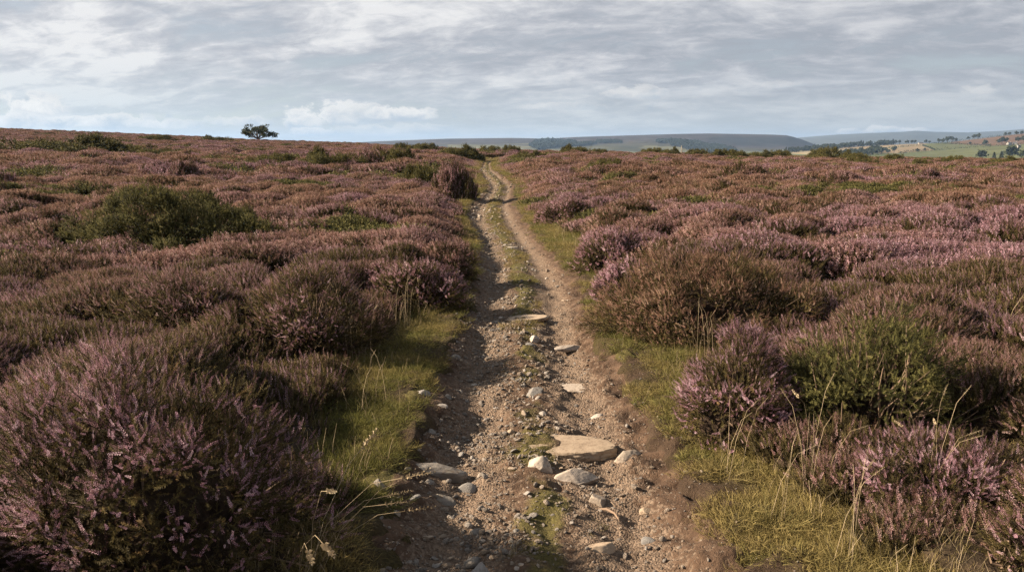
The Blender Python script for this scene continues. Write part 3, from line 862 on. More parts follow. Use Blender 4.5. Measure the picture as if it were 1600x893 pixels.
for (y0, y1, s, sc) in ((.8, 6, .036, 1.0), (6, 12, .05, 1.15), (12, 26, .07, 1.6), (26, 90, .12, 2.6)):
    x, y = jgrid(-4 if y0 < 20 else -9, 4, y0, y1, s)
    t = path_t(x, y); d = heath_d(x, y)
    nz = fbm(x * 2.2, y * 2.2, 91, 3)
    cover = fbm(x * .9, y * .9, 95, 2)
    k = (np.abs(t) > .68 + .5 * nz + .36 * sstep(14, 26, y)) & (d < np.where(y < 12, .40, .16)) & ((nz > .40) | (np.abs(t) > 1.25)) & (cover + .5 * (fbm(x * 4, y * 4, 94, 2) - .5) > .20)
    x1, y1_, nz1 = x[k], y[k], nz[k]; d1 = d[k]
    z = np.maximum(Gd(x1, y1_), Pz(x1, y1_))
    tone = sstep(.32, .62, .6 * fbm(x1 * 1.1, y1_ * 1.1, 97, 3) + .4 * fbm(x1 * 5, y1_ * 5, 96, 2)) + rng.normal(0, .2, len(x1))
    lg = (rng.random(len(x1)) < .05 + .7 * sstep(.56, .70, fbm(x1 * 2.1, y1_ * 2.1, 93, 2)) * sstep(-.5, .0, d1))
    grass_pts(x1, y1_, z, np.where(lg, rng.integers(4, 7, len(x1)), rng.integers(0, 4, len(x1))), sc, tone)
    # grassy strip between the ruts
    k = (np.abs(t + .02) < .10 + .20 * nz) & (y > 7.2) & (nz > .47 - .10 * sstep(10, 20, y) + .08 * sstep(24, 34, y)) & (rng.random(len(x)) < np.where(y > 26, .45, .85))
    x1, y1_ = x[k], y[k]
    grass_pts(x1, y1_, Pz(x1, y1_) - .005, rng.integers(0, 4, len(x1)), sc * .7, .25 + sstep(.3, .7, fbm(x1, y1_, 98, 2)) + rng.normal(0, .15, len(x1)))
    k = (np.abs(t + .02) < .34) & (y < 7.5) & (nz > .60) & (rng.random(len(x)) < .16)
    grass_pts(x[k], y[k], Pz(x[k], y[k]) - .008, rng.integers(0, 4, k.sum()), sc * .45, rng.random(k.sum()) * .5)
# pale wisps standing through the heather
x, y = jgrid(-45, 45, 4, 60, 1.5)
k = (heath_d(x, y) > .1) & (np.abs(np.arctan2(x, y)) < .75) & (fbm(x / 5, y / 5, 99, 3) > .47) & ~bush_mask(x, y)
x, y = x[k], y[k]
grass_pts(x, y, G(x, y) + .02 + canopy(x, y)[0] * .45, rng.integers(7, 9, len(x)), 1.0 * np.ones(len(x)), np.full(len(x), .9))
gp, gr, gsx, gi, gt = [np.concatenate(a) for a in (gp, gr, gsx, gi, gt)]
grass = mass_object('grass', gp, gr, gsx, gi, gt, grass_coll)
tag(grass, 'short straw and olive coloured grass along both verges and down the middle of the path', 'grass', None, 'stuff')

# ------------------------------------------------------------------ stones
def rock_mesh(name, sx, sy, sz, seed, mat, sub=4, cuts=7, flat=None, outline=None, rough=.03):
    r = np.random.default_rng(seed)
    bm = bmesh.new(); bmesh.ops.create_icosphere(bm, subdivisions=sub, radius=1)
    v = np.array([p.co[:] for p in bm.verts]); f = np.array([[q.index for q in p.verts] for p in bm.faces]); bm.free()
    v *= (1 + .45 * (noise3(v + seed * .37, 1.2, seed) - .5))[:, None]
    for k in range(cuts):
        n = r.normal(size=3); n[2] *= .8; n /= np.linalg.norm(n); o = r.uniform(.5, .78)
        s = v @ n - o
        v -= np.where(s > 0, s * .93, 0)[:, None] * n
    if outline is not None:
        an = np.arctan2(v[:, 1], v[:, 0]); oa = np.linspace(-math.pi, math.pi, len(outline) + 1); oo = np.append(outline, outline[0])
        rad = np.hypot(v[:, 0], v[:, 1]); hz = np.clip(np.abs(v[:, 2]), 0, .98)
        want = np.interp(an, oa, oo) * (np.clip(rad / .9, 0, 1) ** .3)
        v[:, 0] = np.cos(an) * want; v[:, 1] = np.sin(an) * want
    if flat is not None:
        s = v[:, 2] - flat
        v[:, 2] -= np.where(s > 0, s * .95, 0)
    v *= (1 + rough * 2 * (noise3(v * 1.0 + 11, 6, seed + 2) - .5) + rough * 1.4 * (noise3(v + 3, 15, seed + 4) - .5))[:, None]
    v = v * np.array([sx, sy, sz])
    return make_mesh(name, v, None, f, [mat], smooth=True)

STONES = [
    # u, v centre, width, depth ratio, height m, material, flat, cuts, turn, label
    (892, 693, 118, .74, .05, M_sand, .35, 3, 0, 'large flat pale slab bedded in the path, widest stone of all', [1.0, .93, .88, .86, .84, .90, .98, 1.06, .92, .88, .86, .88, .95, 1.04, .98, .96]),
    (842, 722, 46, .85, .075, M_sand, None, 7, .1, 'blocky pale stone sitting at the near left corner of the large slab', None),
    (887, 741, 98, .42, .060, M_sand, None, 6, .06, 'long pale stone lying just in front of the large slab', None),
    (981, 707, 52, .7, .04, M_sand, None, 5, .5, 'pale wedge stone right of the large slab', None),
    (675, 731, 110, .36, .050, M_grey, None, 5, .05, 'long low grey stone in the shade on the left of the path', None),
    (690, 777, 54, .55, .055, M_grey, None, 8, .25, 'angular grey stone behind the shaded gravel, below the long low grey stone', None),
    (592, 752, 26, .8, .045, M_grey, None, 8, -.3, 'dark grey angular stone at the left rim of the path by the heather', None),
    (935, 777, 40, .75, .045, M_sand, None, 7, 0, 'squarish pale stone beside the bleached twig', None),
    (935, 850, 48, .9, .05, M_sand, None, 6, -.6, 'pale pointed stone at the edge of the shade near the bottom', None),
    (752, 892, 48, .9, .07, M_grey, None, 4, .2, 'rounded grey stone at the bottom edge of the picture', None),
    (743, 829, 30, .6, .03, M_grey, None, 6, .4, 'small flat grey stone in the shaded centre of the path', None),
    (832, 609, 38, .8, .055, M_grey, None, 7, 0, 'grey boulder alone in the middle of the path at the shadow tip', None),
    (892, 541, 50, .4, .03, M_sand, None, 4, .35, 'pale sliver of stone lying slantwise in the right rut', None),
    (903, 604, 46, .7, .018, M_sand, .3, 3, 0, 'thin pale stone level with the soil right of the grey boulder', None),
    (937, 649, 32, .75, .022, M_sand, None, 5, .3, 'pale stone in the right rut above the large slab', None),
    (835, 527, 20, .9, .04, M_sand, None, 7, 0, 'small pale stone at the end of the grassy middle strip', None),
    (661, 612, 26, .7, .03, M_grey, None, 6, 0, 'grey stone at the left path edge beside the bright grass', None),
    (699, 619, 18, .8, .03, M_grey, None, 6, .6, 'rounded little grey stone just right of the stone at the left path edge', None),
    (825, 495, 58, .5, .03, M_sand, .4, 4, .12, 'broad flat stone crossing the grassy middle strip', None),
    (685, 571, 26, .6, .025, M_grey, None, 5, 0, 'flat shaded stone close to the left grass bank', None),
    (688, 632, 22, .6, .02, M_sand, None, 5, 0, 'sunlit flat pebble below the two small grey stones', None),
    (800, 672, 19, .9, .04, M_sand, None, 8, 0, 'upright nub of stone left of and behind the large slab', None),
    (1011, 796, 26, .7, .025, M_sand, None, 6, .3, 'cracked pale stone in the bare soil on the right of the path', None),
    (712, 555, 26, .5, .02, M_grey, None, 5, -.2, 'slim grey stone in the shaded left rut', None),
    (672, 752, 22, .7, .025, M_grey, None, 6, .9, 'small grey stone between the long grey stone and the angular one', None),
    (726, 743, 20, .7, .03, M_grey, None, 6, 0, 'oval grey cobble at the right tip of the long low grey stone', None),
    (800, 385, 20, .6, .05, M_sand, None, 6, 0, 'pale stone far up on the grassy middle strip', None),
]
LIM = []
for i, (u, v, w, dp, h, mat, fl, cu, rz, label, outl) in enumerate(STONES):
    d = ray(u, v)
    p = P0(u, v, -.08)
    for _ in range(6):
        z = float(Pz(np.array([p[0]]), np.array([p[1]]))[0]); p = P0(u, v, z + h * .3)
    sx = w / 2 * math.hypot(p[1], 1.6) / F * (1.06 if fl is None else 1.18); sy = sx * dp
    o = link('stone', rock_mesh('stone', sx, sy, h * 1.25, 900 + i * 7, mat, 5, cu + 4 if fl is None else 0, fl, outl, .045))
    o.location = (p[0], p[1], z - h * (.42 if fl is None else .18)); o.rotation_euler = (rng.normal(0, .06), rng.normal(0, .06), rz)
    LIM.append((p[0], p[1], sx, sy))
    tag(o, label, 'stone', 'larger stones set in the path')
stone_mask = lambda x, y, k=1.0: np.any([((x - a) / (b_ * k)) ** 2 + ((y - c_) / (d_ * k)) ** 2 < 1 for a, c_, b_, d_ in LIM], axis=0)

LOOSE = [rock_mesh('loose_stone', 1, rng.uniform(.6, .9), rng.uniform(.4, .7), 1500 + k, (M_grey, M_sand)[k % 2], 3, 7) for k in range(8)]
cnt = 0
while cnt < 140:
    y = 2.6 + rng.random() ** 1.3 * 9; x = rng.uniform(-1.2, 1.6)
    t = float(path_t(np.array([x]), np.array([y]))[0])
    if abs(t + .12) > .85 or (t > .3 and rng.random() < .6) or stone_mask(np.array([x]), np.array([y]), 1.15)[0]: continue
    s = min(.05, .014 * math.exp(rng.normal(.15, .38))) * (1 + .05 * y)
    z = float(Pz(np.array([x]), np.array([y]))[0])
    o = link('loose_stone', LOOSE[cnt % 8]); o.location = (x, y, z - s * .05); o.scale = (s, s, s * rng.uniform(.7, 1)); o.rotation_euler = (rng.normal(0, .2), rng.normal(0, .2), rng.random() * 6.28)
    tag(o, 'small loose stone lying among the gravel of the path', 'stone', 'loose stones among the gravel')
    cnt += 1

pb = [('pebble', rock_mesh('pebble', 1, rng.uniform(.6, .95), rng.uniform(.4, .75), 1700 + k, M_pebble, 2, 6)) for k in range(10)]
peb_coll = source_collection('pebbles', pb)
qp = []; qs = []
for (y0, y1, s, m) in ((1.6, 5, .0175, 1.0), (5, 9, .026, 1.2), (9, 18, .045, 1.8), (18, 60, .10, 3.2)):
    x, y = jgrid(-2.5 if y0 < 18 else -6, 2.6, y0, y1, s)
    t = path_t(x, y)
    rate = .9 * np.exp(-((t + .42) / .42) ** 2) + .30 * np.exp(-((t - .32) / .34) ** 2)
    rate *= .25 + 1.1 * sstep(.36, .62, fbm(x * 2.4, y * 2.4, 111, 3)); rate *= (np.abs(t) < 1.0 - .1 * rng.random(len(t)))
    rate = np.where(y > 9, rate * .7, rate)
    k = (rng.random(len(x)) < rate) & ~stone_mask(x, y, .9)
    x, y = x[k], y[k]
    sz = np.clip(.0066 * np.exp(rng.normal(0, .58, len(x))), .003, .024) * m
    qp.append(np.stack([x, y, Pz(x, y) + sz * .25], 1)); qs.append(sz)
# scattered grit over the bare soil on the right
x, y = jgrid(-.2, 2.6, 1.6, 8, .04)
t = path_t(x, y); k = (t > .2) & (t < 1.22) & (rng.random(len(x)) < .45)
x, y = x[k], y[k]; sz = np.clip(.004 * np.exp(rng.normal(0, .55, len(x))), .0025, .016)
qp.append(np.stack([x, y, np.maximum(Pz(x, y), Gd(x, y)) + sz * .2], 1)); qs.append(sz)
qp = np.concatenate(qp); qs = np.concatenate(qs); nq = len(qp)
gravel = mass_object('gravel', qp, np.stack([rng.normal(0, .25, nq), rng.normal(0, .25, nq), rng.random(nq) * 6.283], 1),
                     np.stack([qs, qs * rng.uniform(.7, 1, nq), qs * rng.uniform(.6, 1, nq)], 1), rng.integers(0, 10, nq), rng.random(nq), peb_coll)
tag(gravel, 'loose pebbles and grit strewn over the path', 'gravel', None, 'stuff')

# bleached twig
p = P0(952, 794, -.09); z = float(Pz(np.array([p[0]]), np.array([p[1]]))[0])
v, q = tube([[-.045, .04, .018], [-.01, .025, .024], [.025, -.005, .018], [.04, -.045, .006]], [.004, .007, .006, .003], 7)
tw = link('twig', make_mesh('twig', v, q, None, [M_stem], attrs={'tint': np.full(len(v), 1.0)}, smooth=True)); tw.location = (p[0], p[1], z)
tag(tw, 'short bleached curved twig lying beside the squarish pale stone', 'twig')

# ------------------------------------------------------------------ tufts of long grass
def tuft_thing(u, v, n, length, spread, lean, tone, label, stalks, stalk_len=.4, fan=None):
    p = PG(u, v); x, y = p[0], p[1]
    z = float(np.maximum(Gd(np.array([x]), np.array([y])), Pz(np.array([x]), np.array([y])))[0])
    root = empty('grass_tuft', (x, y, z), label, 'grass tuft', 'tufts of long grass')
    nm, me = tuft('blades', n, length, spread, lean, [M_grass_o, M_straw], .008)
    o = link('blades', me, root); o['tone'] = float(tone)
    if stalks:
        a = Acc()
        head = tpl_spike(22, .07, .02, 77)
        for k in range(stalks):
            f = rng.random() * 6.283 if fan is None else rng.normal(fan[0], fan[1])
            l = stalk_len * rng.uniform(.75, 1.25); b = l * rng.uniform(.12, .5) if fan is None else l * rng.uniform(*fan[2])
            e = np.array([b * math.cos(f), b * math.sin(f), math.sqrt(max(l * l - b * b, .02)) * (1 if fan is None else .9)])
            m1 = np.array([e[0] * .22, e[1] * .22, e[2] * .5]); m2 = np.array([e[0] * .58, e[1] * .58, e[2] * .86])
            off = rng.normal(0, spread * .5, 3) * [1, 1, 0]
            vv, qq = tube([off, m1 + off, m2 + off, e + off], [.0011, .0010, .0009, .0006], 4); ti = rng.uniform(.4, .95)
            a.raw(vv, qq, None, ti)
            a.add(head, [m2 + off + (e - m2) * .35], [e - m2], np.linalg.norm(e - m2) * .75, ti, 0)
        link('stalks', a.mesh('stalks', [M_straw]), root)
    return root
tuft_thing(1135, 745, 150, .17, .07, 1.3, .45, 'arching pale grass tuft spilling onto the bare soil below the mauve heather', 4)
tuft_thing(1215, 815, 150, .16, .07, 1.3, .2, 'green grass tuft at the right verge, nearest the bottom, among yellow moss', 3)
tuft_thing(1330, 880, 130, .15, .09, 1.2, .4, 'straw and green grass tuft at the foot of the lower right heather', 5, .42)
tuft_thing(1265, 775, 90, .14, .06, 1.0, .6, 'thin tuft with tall upright seed stalks between the right verge and heather', 8, .5)
tuft_thing(1095, 560, 260, .14, .17, 1.0, .8, 'golden tussock in front of the big brown heather mound', 10, .36)
tuft_thing(1000, 520, 130, .13, .1, 1.2, .5, 'yellowish tuft at the right path rim under the big brown mound', 3)
tuft_thing(630, 515, 220, .15, .14, 1.0, .55, 'sunlit green tuft with straw stalks under the rounded mauve bush', 12, .4)
tuft_thing(585, 640, 220, .09, .16, 1.4, .75, 'bright straw coloured tussock on the left verge behind the largest heather bush', 6, .3)
tuft_thing(540, 560, 130, .14, .12, 1.1, .35, 'shaded green tuft with fine stalks at the foot of the dark leggy heather', 14, .5)
tuft_thing(480, 905, 70, .15, .06, 1.1, .4, 'tuft with long arching seed heads leaning from the largest heather bush over the path', 9, .62, (.1, .7, (.45, .85)))
tuft_thing(800, 835, 34, .10, .03, 1.2, .5, 'tiny sprawling grass tuft growing in the shaded centre of the path', 2, .12)
tuft_thing(1440, 790, 50, .2, .08, .8, .8, 'sparse straw stalks rising through the lower right heather bush', 7, .5)
tuft_thing(900, 405, 170, .15, .22, 1.0, .6, 'pale green tussock on the right verge below the dusky clump', 4, .35)

# ------------------------------------------------------------------ lone tree on the skyline
def tree_meshes(name, W, Ht, seed, leaves, lsize, mat):
    r = np.random.default_rng(seed)
    tr = Acc(); cr = Acc(); tips = []
    def limb(p, e, w0, w1, bow):
        m1 = p * .65 + e * .35 + bow; m2 = p * .3 + e * .7 + bow * .6
        v, q = tube([p, m1, m2, e], [w0, w0 * .8, w0 * .5 + w1 * .5, w1], 6); tr.raw(v, q, None, .35)
        return m2
    base = np.array([0, 0, -.4]); fork = np.array([.05 * W / 8, 0, .16 * Ht])
    limb(base, fork, .042 * Ht, .036 * Ht, np.zeros(3))
    for k in range(15):
        f = k * 2.4 + r.uniform(-.3, .3)
        rad = (.08 + .36 * math.sqrt((k + .5) / 15)) * W
        e = np.array([math.cos(f) * rad, math.sin(f) * rad * .75, Ht * (.92 - .62 * (rad / (.5 * W)) ** 2) * r.uniform(.9, 1.02)])
        if e[0] > .25 * W: e[2] *= .8
        m = limb(fork, e, .026 * Ht, .009 * Ht, np.array([0, 0, .03 * Ht]))
        for j in range(6):
            e2 = e + r.normal(0, 1, 3) * np.array([.085 * W, .085 * W, .085 * Ht]); e2[2] = max(e2[2], .2 * Ht)
            limb(m if j % 2 else e * .9 + m * .1, e2, .009 * Ht, .003 * Ht, r.normal(0, .02, 3) * Ht)
            tips.append(e2)
    tips = np.array(tips)
    quad = (np.array([[-.5, 0, 0], [0, .32, .05], [.5, 0, 0], [0, -.32, -.05]]), np.array([[0, 1, 2, 3]]), np.zeros((0, 3), int), np.array([0, .1, 0, .1]))
    n = leaves; k = r.integers(0, len(tips), n)
    p = tips[k] + r.normal(0, 1, (n, 3)) * np.array([.034 * W, .034 * W, .038 * Ht])
    cr.add(quad, p, r.normal(size=(n, 3)) + np.array([0, 0, .8]), lsize * r.uniform(.6, 1.4, n), np.clip(.45 + r.normal(0, .2, n), 0, 1))
    return ('trunk', tr.mesh(name + ' trunk', [M_stem])), ('crown', cr.mesh(name + ' crown', [mat]))
d = ray(403, 219); rc = 197.0; k_ = rc / math.hypot(d[0], d[1]); tx, ty = d[0] * k_, d[1] * k_
tree = empty('hawthorn_tree', (tx, ty, float(G(np.array([tx]), np.array([ty]))[0])), 'lone wind shaped tree with a broad open crown on the left skyline', 'tree')
for pn, me in tree_meshes('hawthorn', 8.6, 4.1, 8, 5200, .26, M_treeleaf): link(pn, me, tree)
d = ray(694, 232); ty = 140.; tx = d[0] / d[1] * ty
st = empty('sapling', (tx, ty, float(G(np.array([tx]), np.array([ty]))[0])), 'small spiky sapling on the skyline left of the path', 'sapling')
a = Acc(); b_ = Acc(); v, q = tube([[0, 0, -.1], [0, 0, .8], [0.03, 0, 1.55]], [.05, .04, .01], 5); b_.raw(v, q, None, .3)
for k in range(150):
    h = rng.random(); f = rng.random() * 6.28; L = .75 * (1 - h) + .12
    a.add(GO_FAR[k % 2], [[0, 0, .45 + h]], [[math.cos(f), math.sin(f), .35]], L, rng.random() * .5)
link('crown', a.mesh('sapling crown', [M_treeleaf]), st); link('trunk', b_.mesh('sapling trunk', [M_stem]), st)

# post and pale stones far out
p = PG(1064, 243, .2)
bm = bmesh.new(); bmesh.ops.create_cone(bm, cap_ends=True, segments=8, radius1=.075, radius2=.06, depth=1.7, matrix=__import__('mathutils').Matrix.Translation((0, 0, .75)))
bmesh.ops.bevel(bm, geom=[e for e in bm.edges if e.calc_length() < .2], offset=.02, segments=1)
me = bpy.data.meshes.new('post'); bm.to_mesh(me); bm.free(); me.materials.append(m_plain('weathered post', (.33, .30, .26), .9, .25, 3.0))
po = link('post', me); po.location = (p[0], p[1], p[2]); po.rotation_euler = (.02, .03, .4)
tag(po, 'thin pale weathered post standing on the moor before the far hills', 'post')
for (u, v, w, lb) in ((1015, 246, 9, 'white boulder far out in the heather left of the post'), (1073, 246, 5, 'little pale boulder at the foot of the post')):
    p = PG(u, v, .35); s = w / 2 * p[1] / F
    o = link('boulder', rock_mesh('boulder', s, s * .8, s * .8, int(u), M_sand, 3, 6)); o.location = (p[0], p[1], p[2] + .4); tag(o, lb, 'boulder')

# ------------------------------------------------------------------ far country
def elev_z(r, v): return EYE + r * (224.9 - v) / F
def uaz(u): return np.arctan((np.asarray(u, float) - 800) / F * 1.0 / 1.0)   # near the horizon the pitch changes little
def proj(x, y, z):
    dz = z - EYE
    f = y * CP - dz * SP; up = y * SP + dz * CP
    return 800 + F * x / f, 446.5 - F * up / f

def inpoly(u, v, poly):
    c = np.zeros(np.shape(u), bool); n = len(poly)
    for i in range(n):
        x1, y1 = poly[i]; x2, y2 = poly[(i + 1) % n]
        if y1 == y2: continue
        c ^= ((y1 > v) != (y2 > v)) & (u < (x2 - x1) * (v - y1) / (y2 - y1) + x1)
    return c

def hill(name, us, rs, zfun, colfun, label):
    U, RR = np.meshgrid(us, rs)
    a = uaz(U); Y = RR * np.cos(a); X = Y * (U - 800) / F
    Z = zfun(U, RR, X, Y)
    pu, pv = proj(X, Y, Z)
    colr = colfun(pu, pv, X, Y, Z, RR)
    n = len(us); ii = (np.arange(len(rs) - 1)[:, None] * n + np.arange(n - 1)[None]).ravel()
    me = make_mesh(name, np.stack([X.ravel(), Y.ravel(), Z.ravel()], 1), np.stack([ii, ii + 1, ii + n + 1, ii + n], 1), None, [m_vcol(name)], smooth=True)
    at = me.attributes.new('cover', 'FLOAT_COLOR', 'POINT')
    at.data.foreach_set('color', np.concatenate([colr.reshape(-1, 3), np.ones((colr.size // 3, 1))], 1).astype(np.float32).ravel())
    o = link(name, me); structure(o, label, 'hill')
    return o, (X, Y, Z, pu, pv)

# the long moor with its steep nose
MU = np.array([300, 480, 560, 640, 700, 800, 850, 900, 1000, 1050, 1100, 1150, 1200, 1222, 1232, 1245, 1262, 1285, 1320, 1400])
MV = np.array([231, 226, 222.3, 219, 216.8, 215.6, 216.8, 214.2, 211.3, 210, 209.3, 210.2, 211.3, 212.3, 214.5, 218, 224, 232, 238, 242])
def moor_z(U, RR, X, Y):
    vt = np.interp(U, MU, MV); zt = elev_z(3700, vt)
    zb = -58.
    q = np.clip((RR - 1700) / 2000, 0, 1)
    prof = .62 * q ** 1.1 + .38 * sstep(.80, .98, q) * sstep(1040, 1130, U) + .38 * q ** 1.5 * (1 - sstep(1040, 1130, U))
    z = zb + (zt - zb) * prof
    z = z + (fbm(X / 260, Y / 260, 120, 4) - .5) * 26 * np.sin(math.pi * q) ** .8
    return np.where(RR > 3700, zt - (RR - 3700) * .02, z)
WOODS = [[(826, 229), (838, 221), (862, 219.5), (880, 221), (905, 223), (932, 226), (905, 229), (870, 231), (840, 235)],
         [(1012, 222.5), (1050, 220.5), (1090, 223), (1120, 229), (1150, 236), (1150, 242), (1090, 240), (1060, 230), (1030, 226)],
         [(930, 222.3), (962, 222), (972, 224), (935, 224.6)]]
def moor_c(u, v, X, Y, Z, RR):
    n = fbm(X / 420, Y / 420, 130, 4); n2 = fbm(X / 90, Y / 90, 133, 3)
    c = np.zeros(u.shape + (3,))
    heath = np.array([.060, .046, .038]); grassy = np.array([.095, .095, .045]); past = np.array([.15, .16, .065]); scar = np.array([.022, .022, .02])
    top = sstep(.45, .8, (RR - 1700) / 2000)[..., None]
    c = grassy * (1 - top) + heath * top
    lowp = (sstep(.45, .55, n) * (1 - sstep(.3, .55, (RR - 1700) / 2000)))[..., None]
    c = c * (1 - lowp) + past * lowp
    sc = (sstep(1085, 1120, u) * sstep(213.0, 215, v) * (1 - sstep(224, 233, v)))[..., None] * .85
    c = c * (1 - sc) + scar * sc
    pale = (inpoly(u, v, [(700, 226), (830, 224), (1000, 227), (1130, 233), (1240, 233), (1240, 246), (700, 246)]) * sstep(.42, .5, fbm(X / 170, Y / 170, 136, 2)))[..., None] * .8
    c = c * (1 - pale) + np.array([.20, .19, .085]) * pale
    g = fbm(X / 35, Y / 150, 137, 3)
    return c * (.30 + .5 * n2 + .35 * (g - .3))[..., None]
mo, (mX, mY, mZ, mu, mv) = hill('hill', np.arange(250, 1420, 2.5), np.concatenate([np.linspace(1500, 3800, 130), np.linspace(3900, 6500, 12)]), moor_z, moor_c,
                                'long flat topped moor on the horizon ending in a steep dark nose')
BU = np.array([900, 1150, 1200, 1240, 1300, 1360, 1400, 1420, 1450, 1500, 1550, 1600, 1750, 2000]); BV = np.array([226, 225, 221, 215.8, 211.6, 209.4, 208.2, 206.9, 208.6, 209.6, 208, 204.8, 204, 204])
def ridge_z(U, RR, X, Y):
    zt = elev_z(8000, np.interp(U, BU, BV)); q = np.clip((RR - 4600) / 3400, 0, 1)
    z = -60 + (zt + 60) * q ** 1.1 + (fbm(X / 600, Y / 600, 140, 4) - .5) * 50 * np.sin(math.pi * q)
    return np.where(RR > 8000, zt - (RR - 8000) * .03, z)
def ridge_c(u, v, X, Y, Z, RR):
    n = fbm(X / 700, Y / 700, 150, 4)[..., None]
    return np.array([.06, .06, .045]) * (.7 + .6 * n)
hill('far_hill', np.arange(1000, 1800, 5.), np.concatenate([np.linspace(4500, 8000, 60), np.linspace(8100, 9800, 8)]), ridge_z, ridge_c, 'distant blue ridge on the right horizon')

FU = np.array([1100, 1200, 1250, 1300, 1400, 1440, 1470, 1500, 1560, 1600, 1700, 1900]); FV = np.array([240, 236, 233, 230, 225.5, 224, 222.5, 219.5, 213.8, 210.5, 203, 196])
FR0, FR1 = 750., 2200.
def farm_z(U, RR, X, Y):
    vt = np.interp(U, FU, FV); q = np.clip((RR - FR0) / (FR1 - FR0), 0, 1)
    v = 262 + (vt - 262) * q ** .8
    z = elev_z(RR, v)
    z = z - np.clip((FR0 - RR) / 150, 0, 1) * 30
    return np.where(RR > FR1, elev_z(FR1, vt) - (RR - FR1) * .05, z) + (fbm(X / 180, Y / 180, 160, 3) - .5) * 3
FIELDS = [([(1312, 229.5), (1430, 224), (1452, 223.5), (1440, 227.2), (1380, 231.5), (1312, 236.5)], (.26, .20, .12)),
          ([(1372, 233), (1440, 227.4), (1461, 234.6), (1402, 239.6), (1372, 239)], (.25, .19, .11)),
          ([(1441, 227.2), (1455, 224.5), (1530, 226.8), (1548, 229), (1461, 234.6)], (.105, .115, .048)),
          ([(1398, 250), (1420, 243.5), (1461, 235.4), (1548, 229.6), (1625, 226), (1700, 222), (1700, 250), (1600, 252)], (.115, .125, .052)),
          ([(1478, 224.4), (1500, 219), (1560, 212), (1700, 200), (1700, 221), (1600, 225.5), (1548, 228)], (.135, .085, .055)),
          ([(1235, 240), (1240, 236.5), (1312, 234), (1312, 238), (1290, 243)], (.32, .26, .15)),
          ([(1312, 237), (1372, 234), (1372, 243), (1312, 246)], (.12, .14, .05))]
def farm_c(u, v, X, Y, Z, RR):
    n = fbm(X / 60, Y / 60, 170, 3)[..., None]
    c = np.zeros(u.shape + (3,)) + np.array([.10, .115, .045])
    for poly, colr in FIELDS:
        c[inpoly(u, v, poly)] = colr
    return c * (.62 + .3 * n)
fo, (fX, fY, fZ, fu, fv) = hill('farmland', np.arange(1080, 1900, 1.25), np.concatenate([np.linspace(560, 2250, 240), np.linspace(2300, 2800, 10)]), farm_z, farm_c,
                                'patchwork of stubble and green fields on the slope at the right')

def farm_at(u, v):
    k = np.argmin((fu[:240] - u) ** 2 + ((fv[:240] - v) * 3) ** 2)
    return np.array([fX[:240].ravel()[k], fY[:240].ravel()[k], fZ[:240].ravel()[k]])

# woods on the far moor, one mass
def blob_tree(name, seed, conifer=False, n=260):
    r = np.random.default_rng(seed); a = Acc(); t = Acc()
    quad = (np.array([[-.5, 0, 0], [0, .4, .08], [.5, 0, 0], [0, -.4, -.08]]), np.array([[0, 1, 2, 3]]), np.zeros((0, 3), int), np.array([0, .1, 0, .1]))
    if conifer:
        h = r.random(n) ** .7; rad = .2 * (1.02 - h) + .02; f = r.random(n) * 6.283
        p = np.stack([rad * np.cos(f), rad * np.sin(f), .08 + h * .92], 1); s = .16
    else:
        cl = r.normal(0, 1, (9, 3)); cl /= np.linalg.norm(cl, axis=1, keepdims=True)
        cl = cl * np.array([.27, .27, .2]) * r.uniform(.6, 1, (9, 1)) + np.array([0, 0, .6])
        p = cl[r.integers(0, 9, n)] + r.normal(0, .085, (n, 3)); s = .17
    a.add(quad, p, r.normal(size=(n, 3)) + [0, 0, .5], s * r.uniform(.6, 1.3, n), np.clip(.5 + r.normal(0, .2, n), 0, 1))
    v, q = tube([[0, 0, -.08], [0, 0, .3], [.01, 0, .6]], [.035, .028, .01], 5); t.raw(v, q, None, .3)
    return a.mesh(name + ' crown', [M_fartree]), t.mesh(name + ' trunk', [M_stem])
FT = [blob_tree('tree', 700 + k, k == 3) for k in range(4)]
def merged(k):
    a = Acc()
    for me, mi in ((FT[k][0], 0), (FT[k][1], 1)):
        v = np.empty(len(me.vertices) * 3); me.vertices.foreach_get('co', v)
        f = np.array([p.vertices[:] for p in me.polygons]); ti = np.empty(len(me.vertices)); me.attributes['tint'].data.foreach_get('value', ti)
        a.raw(v.reshape(-1, 3), f, None, ti, mi)
    return 'wood_tree', a.mesh('wood tree', [M_fartree, M_stem])
wood_coll = source_collection('wood trees', [merged(k) for k in range(4)])
wp = []
sel = np.zeros(mu.shape, bool)
for w_ in WOODS: sel |= inpoly(mu, mv, w_)
sel &= (fbm(mX / 120, mY / 120, 180, 3) > .36)
cand = np.argwhere(sel & (mY < 3800))
for i, j in cand:
    for k in range(5):
        a_, b2 = rng.random(2)
        i2, j2 = min(i + 1, mX.shape[0] - 1), min(j + 1, mX.shape[1] - 1)
        wp.append([mX[i, j] * (1 - a_) + mX[i, j2] * a_ , mY[i, j] * (1 - b2) + mY[i2, j] * b2, mZ[i, j] * (1 - b2) + mZ[i2, j] * b2])
